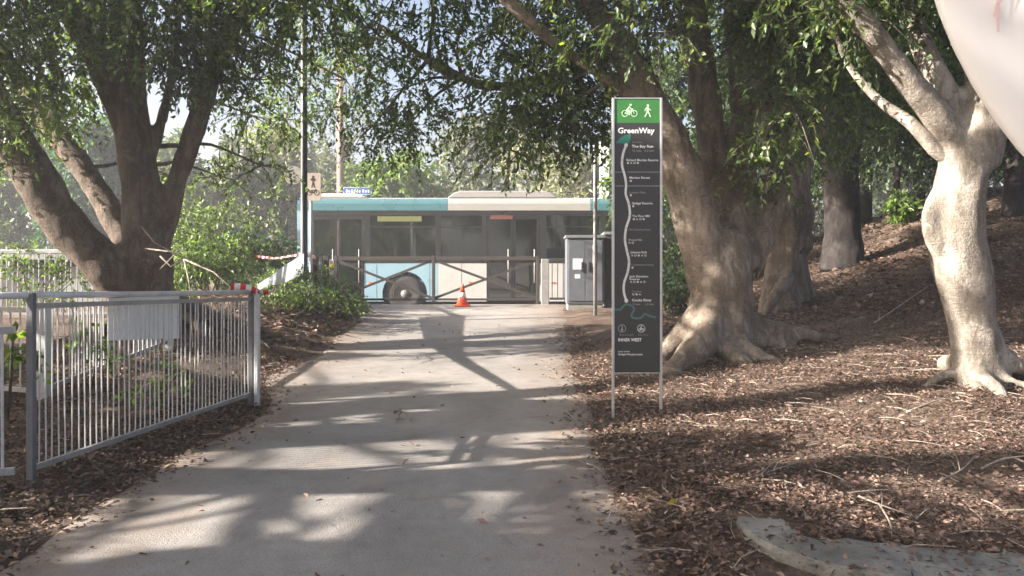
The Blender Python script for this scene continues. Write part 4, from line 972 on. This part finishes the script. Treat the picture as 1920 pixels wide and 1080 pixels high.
def text(s, px, py, cap, m, parent, bold=0.0, y=yp, conv=tc, k=KP, maxw=None, name='lettering'):
    cu = bpy.data.curves.new('t', 'FONT'); cu.body = s; cu.size = 1.0; cu.offset = bold; cu.resolution_u = 2; cu.fill_mode = 'BOTH'
    o = bpy.data.objects.new('t', cu); COL.objects.link(o); dg = bpy.context.evaluated_depsgraph_get(); dg.update()
    me = bpy.data.meshes.new_from_object(o.evaluated_get(dg)); bpy.data.objects.remove(o); bpy.data.curves.remove(cu)
    n = len(me.vertices); co = np.empty(n * 3, np.float32); me.vertices.foreach_get('co', co); co = co.reshape(-1, 3)
    sc = cap * k / .69; wid = co[:, 0].max(); sx = sc
    if maxw: sx = maxw * k / wid
    X0, Z0 = conv(px, py); og = ORG[parent.name]
    out = np.stack([X0 + co[:, 0] * sx - og.x, np.full(n, y - og.y), Z0 + co[:, 1] * sc - og.z], 1)
    me.vertices.foreach_set('co', out.astype(np.float32).ravel()); me.materials.clear(); me.materials.append(m); me.update(); me.name = name
    ob = bpy.data.objects.new(name, me); COL.objects.link(ob); ob.parent = parent; ORG[ob.name] = og; return ob
text('GreenWay', 1158.5, 249.5, 10, M['sign_w'], PB, .02, maxw=69)
text('Iron Cove', 1185, 268, 3.2, M['sign_grey'], PB, maxw=19)
text('The Bay Run', 1185, 276.5, 4.8, M['sign_w'], PB, .025, maxw=40)
text('15 min   4.5 km', 1185, 284, 3.4, M['sign_grey'], PB, .01, maxw=41)
text('Richard Murden Reserve', 1174.5, 302, 4.2, M['sign_w'], PB, .015, maxw=60)
text('Marion Street', 1180, 335, 4.2, M['sign_w'], PB, .015, maxw=39)
text('Lambert Park', 1180, 362.5, 3.6, M['sign_grey'], PB, maxw=31)
text('Gadigal Reserve', 1184.5, 383, 4.2, M['sign_w'], PB, .015, maxw=39)
text('The Flour Mill', 1185.5, 407, 4.2, M['sign_w'], PB, .01, maxw=33)
text('Old Canterbury Road', 1178.5, 432, 3.4, M['sign_grey'], PB, maxw=41)
text('Waratah Mills', 1178, 451.5, 3.4, M['sign_line'], PB, maxw=26)
text('Johnson Park', 1182.5, 475, 4.2, M['sign_w'], PB, .015, maxw=31)
text('Constitution Road', 1182.5, 498, 3.4, M['sign_grey'], PB, maxw=43)
text('Jack Shanahan', 1180.5, 520, 3.8, M['sign_w'], PB, .015, maxw=35)
text('Reserve', 1180.5, 525, 3.6, M['sign_w'], PB, .015, maxw=19)
text('Tempe', 1185, 548, 3.0, M['sign_grey'], PB, maxw=19)
text('Cooks River', 1185, 565, 4.6, M['sign_w'], PB, .025, maxw=37)
text('7 min    1.5 km', 1186, 572, 3.2, M['sign_grey'], PB, .01, maxw=40)
text('INNER WEST', 1159, 640, 5.6, M['sign_w'], PB, .03, maxw=44)
text('Land of the', 1159, 660.5, 2.8, M['sign_w'], PB, .01, maxw=22)
text('Gadigal Wangal people', 1159, 666, 3.2, M['sign_w'], PB, .015, maxw=46)
text('Shared path', 1161, 629, 2.4, M['sign_grey'], PB, maxw=27); text('Slow down', 1196, 629, 2.4, M['sign_grey'], PB, maxw=20)
for rowx, rowy, nic in ((1175.5, 305.5, 4), (1181, 339, 1), (1181, 366, 1), (1185.5, 386.5, 1), (1186.5, 411, 4), (1178.5, 455, 2), (1183.5, 479, 5), (1184, 502, 1), (1181.5, 528.5, 5), (1185.5, 552, 3)):
    for k in range(nic):
        m = MB(); ax = rowx + k * 6.2
        if (k + nic) % 3 == 0: strokes(m, [ring(ax + 2, rowy + 0, 1.7, 10)], .8 * KP, yp, tc)
        elif (k + nic) % 3 == 1: disc(m, ax + 2, rowy, 2.0, yp, tc, 10)
        else: strokes(m, [[(ax + .3, rowy + 1.4), (ax + 2, rowy - 1.2), (ax + 3.8, rowy + 1.4)], [(ax + .5, rowy + .4), (ax + 3.4, rowy + .4)]], .9 * KP, yp, tc)
        m.build('amenity_icon', M['sign_line'], PB)
tp, _ = spline([(1174, 272, 0), (1168, 290, 0), (1166.5, 310, 0), (1171, 327, 0), (1174, 345, 0), (1173.5, 364, 0), (1179, 382, 0), (1181, 404, 0), (1174, 428, 0), (1172, 450, 0), (1176, 472, 0), (1179.5, 490, 0), (1177, 510, 0), (1170.5, 530, 0), (1170, 548, 0), (1174.5, 564, 0)], [0]*16, 3.0)
m = MB(); strokes(m, [[(q.x, q.y) for q in tp]], 4.4 * KP, yp - .0005, tc); disc(m, 1174, 272, 3.6, yp - .0012, tc); disc(m, 1174.5, 564, 3.6, yp - .0012, tc); m.build('trail_line', M['sign_line'], PB)
for (a, b) in ((1179, 382), (1181, 404), (1174, 428), (1172, 450), (1176, 472), (1179.5, 490), (1177, 510), (1166.5, 300)):
    m = MB(); disc(m, a, b, 1.3, yp - .0016, tc, 8); m.build('trail_stop', M['sign_grey'], PB)
m = MB(); m.add([(tX(a), yp + .0003, tZ(b)) for a, b in ((1155, 268), (1163, 258), (1172, 253.5), (1183, 251), (1182, 262), (1180, 268.5), (1170, 269))], [tuple(range(7))]); m.build('bay_shape', M['sign_teal'], PB)
rv, _ = spline([(1153, 580, 0), (1163, 580.5, 0), (1170, 573, 0), (1176, 570.5, 0), (1187, 575, 0), (1189, 582, 0), (1184, 590, 0), (1187, 596, 0), (1201, 596.5, 0), (1209, 589, 0), (1217, 592, 0), (1229, 595, 0)], [0]*12, 2.5)
m = MB(); strokes(m, [[(q.x, q.y) for q in rv]], 3.8 * KP, yp, tc); m.build('river_line', M['sign_teal_d'], PB)
for b in (322.5, 348.5):
    m = MB(); strokes(m, [[(1154, b), (1169.5, b)], [(1177, b), (1237, b)]], 1.0 * KP, yp, tc); m.build('divider_line', M['sign_grey'], PB)
for a, bright in ((1166.5, 0), (1202.5, 1)):
    m = MB(); strokes(m, [ring(a, 616, 7, 24)], 1.1 * KP, yp, tc)
    if not bright: disc(m, a, 611.8, 1.2, yp, tc, 8); strokes(m, [[(a, 613.5), (a, 617)], [(a - 1, 617), (a - 1.4, 621)], [(a + 1, 617), (a + 1.2, 621)]], 1.7 * KP, yp, tc)
    else: strokes(m, bike_lines(a, 618.2, 2.0), .8 * KP, yp, tc); disc(m, a + .4, 611.8, 1.1, yp, tc, 8); strokes(m, [[(a, 613.2), (a - 1.8, 615.5)]], 1.6 * KP, yp, tc)
    m.build('round_symbol', M['sign_line'] if bright else M['sign_grey'], PB)

# ------------------------------------------------------------------ galvanised fence, tape, white board
def bar_fence(name, A, B, hA, hB, label, m_post, m_rail, m_bar, spacing, bot=.10, post=.05, posts=(True, True), bar_r=.009, top_tube=False, drop=.03, rail_w=.04):
    A = Vector((*A, gz(*A))); B = Vector((*B, gz(*B))); t = thing(name, A.lerp(B, .5), label, 'fence')
    for P_, h, on in ((A, hA, posts[0]), (B, hB, posts[1])):
        if on: MB().box(P_.x - post/2, P_.x + post/2, P_.y - post/2, P_.y + post/2, P_.z - .2, P_.z + h).build('post', m_post, t, bevel=.004)
    At, Bt = A + Vector((0, 0, hA - drop)), B + Vector((0, 0, hB - drop)); Ab, Bb = A + Vector((0, 0, bot)), B + Vector((0, 0, bot)); d = (B - A).normalized()
    e = d * (post / 2 + .001)
    MB().beam(At + e, Bt - e, rail_w, .03).build('rail', m_rail, t); MB().beam(Ab + e, Bb - e, rail_w, .03).build('rail', m_rail, t)
    L = (B - A).length; n = int(L / spacing); me = None
    for k in range(1, n):
        f = k / n; lo = Ab.lerp(Bb, f) + Vector((0, 0, .018)); hi = At.lerp(Bt, f) - Vector((0, 0, .018))
        if me is None:
            o = MB().lathe([(bar_r, 0), (bar_r, 1)], t.location, 'z', 6).build('bar', m_bar, t, smooth=False); me = o.data
        else:
            o = bpy.data.objects.new('bar', me); COL.objects.link(o); o.parent = t
        o.location = lo - Vector(t.location) + Vector((random.uniform(-.004, .004), 0, 0)); o.scale = (1, 1, (hi - lo).length); o.rotation_euler = (random.uniform(-.006, .006), random.uniform(-.012, .012), 0)
    return t, At, Bt
fA, fB = (-2.74, 4.56), (-2.27, 6.96)
FT, At, Bt = bar_fence('steel_fence', fA, fB, 1.10, 1.0, 'galvanised vertical-bar fence panel along the left edge of the path', M['galv_d'], M['galv'], M['galv_w'], .053, post=.040, drop=.075, bar_r=.0052, rail_w=.03)
MB().tube([At + Vector((-.75, -.28, .05)), At + Vector((-.02, -.03, .062)), At.lerp(Bt, .35) + Vector((0, 0, .058)), At.lerp(Bt, .7) + Vector((0, 0, .057)), Bt + Vector((0, .03, .062))], [.019] * 5, 10).build('top_tube', M['galv_w'], FT, smooth=True)
MB().box(fB[0] + .034, fB[0] + .075, fB[1] - .03, fB[1] + .02, gz(*fB) - .1, gz(*fB) + .97).build('corner_post', M['galv_w'], FT, bevel=.004)
bar_fence('low_rail_fence', (-2.79, 4.54), (-4.6, 3.9), .93, .80, 'lower galvanised fence panel running off at the far left edge', M['galv'], M['galv'], M['galv_w'], .085, posts=(False, True))
bar_fence('inner_fence', (-4.15, 7.1), (-3.95, 9.2), .86, .62, 'inner galvanised fence panel behind the front fence, before the brown fig', M['galv_w'], M['galv'], M['galv_w'], .085, post=.09)
bar_fence('rear_fence', (-4.28, 7.1), (-6.6, 7.7), .84, .84, 'rear galvanised fence panel left of the thick pale post', M['galv_w'], M['galv'], M['galv_w'], .10, posts=(False, True))
bar_fence('palisade_fence', (-9.6, 14.0), (-6.4, 14.2), 1.22, 1.2, 'grey palisade fence in front of the low shed behind the fig', M['galv'], M['galv'], M['galv'], .09, bar_r=.014)
# white board hung behind the bars
a = Vector((-2.70, 5.36)); b = Vector((-2.545, 6.12)); dv = (b - a).normalized(); nv = Vector((dv.y, -dv.x)) * -1
m = MB(); pl_ = [(0, 1.235), ((b - a).length, 1.24), ((b - a).length, .90), (0, .955)]
m.prism(pl_, lambda u, v, t: (a.x + dv.x * u + nv.x * t, a.y + dv.y * u + nv.y * t, v), 0, .012)
o = m.build('white_board', M['white']); tag(o, 'blank white board hung behind the bars of the galvanised fence', 'board')

def ribbon(pts_, widths, ups, name, m, label, cat, stripes=8.0):
    p_, w_ = spline(pts_, widths, .05); n = len(p_); vs = []; uv = []; L = 0
    for i, q in enumerate(p_):
        if i: L += (q - p_[i-1]).length
        f = i / (n - 1) * (len(ups) - 1); k = min(int(f), len(ups) - 2); u = Vector(ups[k]).lerp(Vector(ups[k + 1]), f - k).normalized()
        vs += [q - u * w_[i] / 2, q + u * w_[i] / 2]; uv += [(L * stripes, 0), (L * stripes, 1)]
    mb = MB(); mb.add(vs, [(2*i, 2*i+2, 2*i+3, 2*i+1) for i in range(n - 1)])
    me = bpy.data.meshes.new(name); me.from_pydata(mb.v, [], mb.f); ul = me.uv_layers.new(name='UVMap')
    for lp in me.loops: ul.data[lp.index].uv = uv[lp.vertex_index]
    me.materials.append(m); me.polygons.foreach_set('use_smooth', [True] * len(me.polygons))
    o = bpy.data.objects.new(name, me); COL.objects.link(o); ORG[o.name] = Vector((0, 0, 0))
    s = o.modifiers.new('solid', 'SOLIDIFY'); s.thickness = .002
    return tag(o, label, cat)
pt = Bt + Vector((0, 0, .075))
ribbon([pt + Vector((-.16, -.10, -.01)), pt + Vector((-.13, -.06, .035)), pt + Vector((-.03, -.05, .03)), pt + Vector((.05, -.05, .0)), pt + Vector((.06, .0, -.03)), pt + Vector((.02, .05, .01)), pt + Vector((.10, -.02, -.02)), pt + Vector((.18, .05, -.01))],
       [.035, .06, .05, .055, .05, .05, .055, .02], [(0, 0, 1), (0, .3, 1), (.2, .2, 1), (0, 0, 1), (0, -.6, .6), (0, 0, 1)], 'barrier_tape', M['tape'], 'red and white barrier tape knotted round the top of the fence corner post', 'tape', 3.2)
q0 = W(640, 474, 15.8); q0 = W(592, 484, 16.2)
ribbon([q0, W(578, 478, 14.2), W(550, 479, 14.2), W(515, 484, 14.4), W(480, 481, 14.8)], [.07, .08, .055, .05, .05], [(0, 0, 1), (0, .5, 1), (0, 0, 1), (0, .8, .5), (0, 0, 1)], 'barrier_tape', M['tape'], 'red and white barrier tape stretched from the grey sign pole into the shrubs', 'tape', 2.2)
ribbon([pt + Vector((.04, .05, .02)), W(505, 527, 9.2), W(535, 513, 11.0), W(577, 490, 14.1)], [.05, .10, .26, .38], [(0, 0, 1), (.1, .2, 1), (0, .3, 1), (0, 0, 1)], 'plastic_strip', M['sheet'], 'pale translucent plastic strip stretched from the fence corner up to the sign pole', 'plastic sheet')

# low shed behind the palisade fence
x0, x1 = -10.6, -7.55; z = gz(-9, 16.6)
SH = thing('low_shed', (-9, 17.2, z), 'low grey shed with a flat sheet roof behind the palisade fence', 'shed')
MB().box(x0, x1, 16.6, 18, z - .1, 1.58).build('wall', M['cabinet_d'], SH)
rf2 = MB().box(x0 - .15, x1 + .15, 16.35, 18.2, 1.582, 1.80).build('roof', M['roofing'], SH, bevel=.02); MB().box(x0 - .16, x1 + .16, 16.33, 16.349, 1.74, 1.81).build('gutter', M['galv'], rf2)
MB().box(-9.3, -8.5, 16.585, 16.599, z, 1.45).build('door', M['roofing'], SH)

# ------------------------------------------------------------------ large round white panel close on the right
DY = 1.25; dxc, dzc, dR = 1.327, 1.45 + 761 / F * DY, .70
RD = thing('round_disc_sign', (dxc, DY, gz(dxc, DY)), 'large round white panel with a faint red mark filling the top corner', 'panel')
rot = Matrix.Rotation(math.radians(0), 3, 'Z')
def rp(p_): return Vector((dxc, DY, dzc)) + rot @ Vector(p_)
m = MB(); n = 72
prof = [(0, -.014), (.35, -.013), (.66, -.008), (.692, -.004), (.70, .004), (.69, .012), (0, .012)]
vs = []; fs = []
for k in range(n):
    a_ = 2 * math.pi * k / n
    for r_, h_ in prof: vs.append(rp((r_ * math.cos(a_), h_, r_ * math.sin(a_))))
for k in range(n):
    for i in range(len(prof) - 1): fs.append((k*7+i, ((k+1) % n)*7+i, ((k+1) % n)*7+i+1, k*7+i+1))
m.add(vs, fs); m.build('disc', M['whitedisc'], RD, smooth=True)
def mk(px, py):
    v = Vector(((px - CX) / F, 1, -(py - HY) / F)); nrm = rot @ Vector((0, 1, 0)); o_ = Vector((0, 0, EYE)); c_ = rp((0, -.0146, 0))
    return o_ + v * ((c_ - o_).dot(nrm) / v.dot(nrm))
m = MB()
for k, (ax, ay, bx_, by_, w_) in enumerate(((1880, -30, 1872, 6, 9), (1871, 4, 1864, 32, 7), (1871, 0, 1871, 60, 8), (1886, -16, 1874, 6, 7))):
    a_, b_ = mk(ax, ay), mk(bx_, by_); d_ = (b_ - a_).normalized(); s_ = d_.cross(rot @ Vector((0, 1, 0))).normalized() * w_ * DY / F / 2
    o_ = rot @ Vector((0, -.0003 * k, 0)); m.add([a_ - s_ + o_, b_ - s_ * .6 + o_, b_ + s_ * .6 + o_, a_ + s_ + o_], [(0, 1, 2, 3)])
m.build('red_mark', M['redmark'], RD)
MB().tube([(dxc + .05, DY + .06, gz(dxc, DY) - .2), (dxc + .05, DY + .06, dzc + .4)], [.03, .03], 12).build('post', M['galv'], RD, smooth=True)
MB().box(dxc - .1, dxc + .16, DY + .02, DY + .09, dzc - .04, dzc + .04).build('bracket', M['galv'], RD)

# ------------------------------------------------------------------ leaf litter, twigs
LIT = [(.165, .098, .074), (.215, .135, .104), (.11, .066, .05), (.27, .185, .145), (.08, .048, .038), (.19, .11, .085), (.15, .10, .075), (.23, .145, .118), (.13, .085, .062), (.31, .225, .18)]
LIT = [tuple(c_ * .76 for c_ in q_) for q_ in LIT]
def litter(n, x0, x1, y0, y1, keep, L=.075, pow_=1.0, lift=0.0):
    y = y0 + (y1 - y0) * RNG.uniform(0, 1, n) ** pow_; x = RNG.uniform(x0, x1, n)
    k = keep(x, y) > RNG.uniform(0, 1, n); x, y = x[k], y[k]; n = len(x)
    z = ground(x, y) + lift + RNG.uniform(.006, .04, n); a = RNG.uniform(0, 6.283, n)
    d = np.stack([np.cos(a), np.sin(a), RNG.normal(0, .28, n)], 1)
    return leaves(np.stack([x, y, z], 1), d, L, L * .48, LIT, .45, 1.1, np.clip(RNG.lognormal(-.15, .42, (n, 1)), .4, 1.6))
def edge_off(x, y):
    return np.maximum(np.interp(y, LEFT_Y, LEFT_X) - x, x - np.interp(y, RIGHT_Y, RIGHT_X))
def keep_bed(x, y):
    o = edge_off(x, y); kerbside = ((x > 1.15) & (y < 3.6)) | ((x > 1.0) & (x < 1.36) & (y < 4.02)); patch = .70 + .26 * np.sin(x * 1.9 + np.sin(y * 1.3) * 2) * np.sin(y * 1.6 + 1) + .28 * np.sin(x * 4.7 + 2 * np.sin(y * 3.1)) * np.sin(y * 4.3 + x)
    sandy = np.exp(-((x + 2.7) / .55) ** 2 - ((y - 8.3) / 1.3) ** 2)
    return np.clip(sstep(-.25, .35, o) * patch, 0, 1) * (1 - .95 * sandy) * np.where(kerbside, .10, 1) * (np.abs(x) < .68 * y + .6)
ch = [litter(230000, .4, 7, 2.3, 11, keep_bed, .031, 1.35), litter(40000, 2, 12, 10, 18.4, keep_bed, .075), litter(90000, -6.5, -1.9, 2.3, 10, keep_bed, .036), litter(12000, -6, -2, 10, 16, keep_bed, .09),
      litter(1500, -2.3, .8, 2.3, 15, lambda x, y: .25 + 0 * x, .045), litter(16000, .1, 1.1, 2.3, 13, lambda x, y: sstep(-.5, .12, edge_off(x, y)) ** 1.5 * .8, .038), litter(16000, -2.9, -1.5, 2.3, 9.5, lambda x, y: sstep(-.5, .12, edge_off(x, y)) ** 1.5 * .8, .038)]
ch.append(litter(2600, 1.15, 3.6, 2.95, 3.62, lambda x, y: .25 + .6 * sstep(3.3, 3.55, y), .036, 1.0, .05))
lo = leaf_object('leaf_litter', ch, M['litter']); tag(lo, 'dry brown leaf litter covering the bank and path edges', 'leaf litter', kind='stuff')
def bits(n, x0, x1, y0, y1):
    mb = MB()
    for k in range(n):
        x = random.uniform(x0, x1); y = random.uniform(y0, y1)
        if edge_off(x, y) < -.1 or random.random() > .8: continue
        a = random.uniform(0, 6.28); L = random.uniform(.06, .28); z = gz(x, y) + random.uniform(.015, .045); r = random.uniform(.0016, .004)
        p0 = Vector((x, y, z)); p2 = p0 + Vector((math.cos(a) * L, math.sin(a) * L, random.uniform(-.01, .03))); p1 = p0.lerp(p2, .5) + Vector((random.uniform(-.02, .02), random.uniform(-.02, .02), .01))
        mb.tube([p0, p1, p2], [r, r, r * .6], 3)
    return mb
tw_ = MB()
for args in ((900, .5, 6, 2.6, 9), (300, -5, -2.1, 2.6, 9)):
    q_ = bits(*args); tw_.add(q_.v, q_.f)
tag(tw_.build('twig_litter', M['deadwood']), 'small broken twigs scattered through the leaf litter', 'twigs', kind='stuff')
def fallen(name, pts2, r, label, forks=(), grp=None):
    q = [Vector((x, y, gz(x, y) + .03 + h)) for x, y, h in pts2]; t_, rr = spline(q, list(np.linspace(r, r * .4, len(q))), .06); m = MB(); m.tube(t_, rr, 6, .2)
    for i, (dx, dy, dz) in forks:
        s = t_[min(i, len(t_) - 1)]; e = s + Vector((dx, dy, dz)); m.tube([s, s.lerp(e, .5) + Vector((.01, .01, .012)), e], [r * .55, r * .4, r * .2], 5)
    o = m.build(name, M['deadwood'], smooth=True); tag(o, label, 'branch', grp)
def fall_px(label, pp, r, forks=(), name='fallen_twig', grp='twigs lying on the bank'): fallen(name, [(*gp(a, b), h) for a, b, h in pp], r, label, forks, grp)
fall_px('pale forked twig lying mid-bank below the totem', [(1400, 910, 0), (1450, 897, .015), (1505, 880, .02)], .008, ((3, (.1, .05, .06)), (5, (.08, .1, .05))))
fall_px('long pale twig with a bent end at the right margin of the bank', [(1840, 890, 0), (1900, 878, .03), (1960, 905, .0)], .008, ((4, (.15, -.1, .02)),))
fall_px('thin upright-forked twig above the concrete edging', [(1640, 945, .0), (1668, 1000, .02), (1672, 1022, .0)], .006, ((3, (.05, .12, .06)), (2, (-.1, .02, .03))))
fall_px('twig slanting down to the concrete edging corner', [(1610, 945, .01), (1655, 968, .02), (1720, 985, .0)], .006, ((4, (.1, .05, .03)),))
fall_px('dry twig beside the long pale twig on the right', [(1760, 915, 0), (1800, 900, .02), (1830, 880, .05)], .007, ((3, (.02, .1, .08)),))
fall_px('twig across the shaded leaves left of the leaning fig', [(1640, 610, 0), (1680, 590, .05), (1740, 555, .1)], .012, ((3, (.1, .2, .1)),))
fall_px('pale stick lying by the fence corner on the mound edge', [(470, 642, .02), (492, 652, .04), (508, 660, 0)], .016, ((2, (.06, -.1, .03)),), 'fallen_stick', None)
fall_px('small dark stick lying in the middle of the path', [(745, 792, 0), (752, 786, .03), (770, 797, 0)], .012, ((2, (-.05, .05, .05)),), 'fallen_stick', None)
fall_px('thin grey stick by the foot of the leaning fig', [(1700, 780, 0), (1760, 765, .03), (1800, 755, .0)], .008, (), 'fallen_twig', 'twigs lying on the bank')
x, y = gp(1258, 965); z = gz(x, y) + .045
o = MB().add([(x - .03, y, z), (x, y - .012, z + .035), (x + .04, y + .01, z + .025), (x + .01, y + .02, z - .005)], [(0, 1, 2), (0, 2, 3)]).build('yellow_leaf', M['yellow']); tag(o, 'single bright yellow leaf on the litter near the concrete edging', 'leaf')
# bare twigs hanging by the brown fig's trunk
tw = thing('dead_branch', (-4.2, 9.1, gz(-4.2, 9.1)), 'bare twiggy dead branch leaning against the brown fig trunk', 'branch'); m = MB()
for pp in ([(265, 425, 9.2), (290, 455, 9.2), (345, 485, 9.1)], [(272, 466, 9.1), (320, 472, 9.1), (352, 487, 9.1)], [(300, 505, 9.2), (325, 480, 9.1), (345, 468, 9.1)], [(345, 486, 9.1), (400, 510, 8.9), (440, 545, 8.7)], [(345, 486, 9.1), (355, 530, 9.0), (362, 650, 8.9)], [(300, 480, 9.1), (320, 500, 9.1), (345, 486, 9.1)]):
    q = [W(*p_) for p_ in pp]; m.tube(q, [.009, .008, .005], 5)
m.build('stick', M['deadwood'], tw, smooth=True)

# ------------------------------------------------------------------ light haze added to lift the dark tones as lens glare does
hz = MB().box(-140, 140, -60, 140, -1.5, 14.5).build('haze', None)
hm = bpy.data.materials.new('haze'); hm.use_nodes = True; hm.node_tree.nodes.clear()
ho = hm.node_tree.nodes.new('ShaderNodeOutputMaterial'); hv = hm.node_tree.nodes.new('ShaderNodeVolumePrincipled')
hv.inputs['Color'].default_value = (.93, .95, 1.0, 1); hv.inputs['Density'].default_value = .0032; hv.inputs['Anisotropy'].default_value = .2
hm.node_tree.links.new(hv.outputs[0], ho.inputs['Volume']); hz.data.materials.clear(); hz.data.materials.append(hm); tag(hz, kind='stuff')
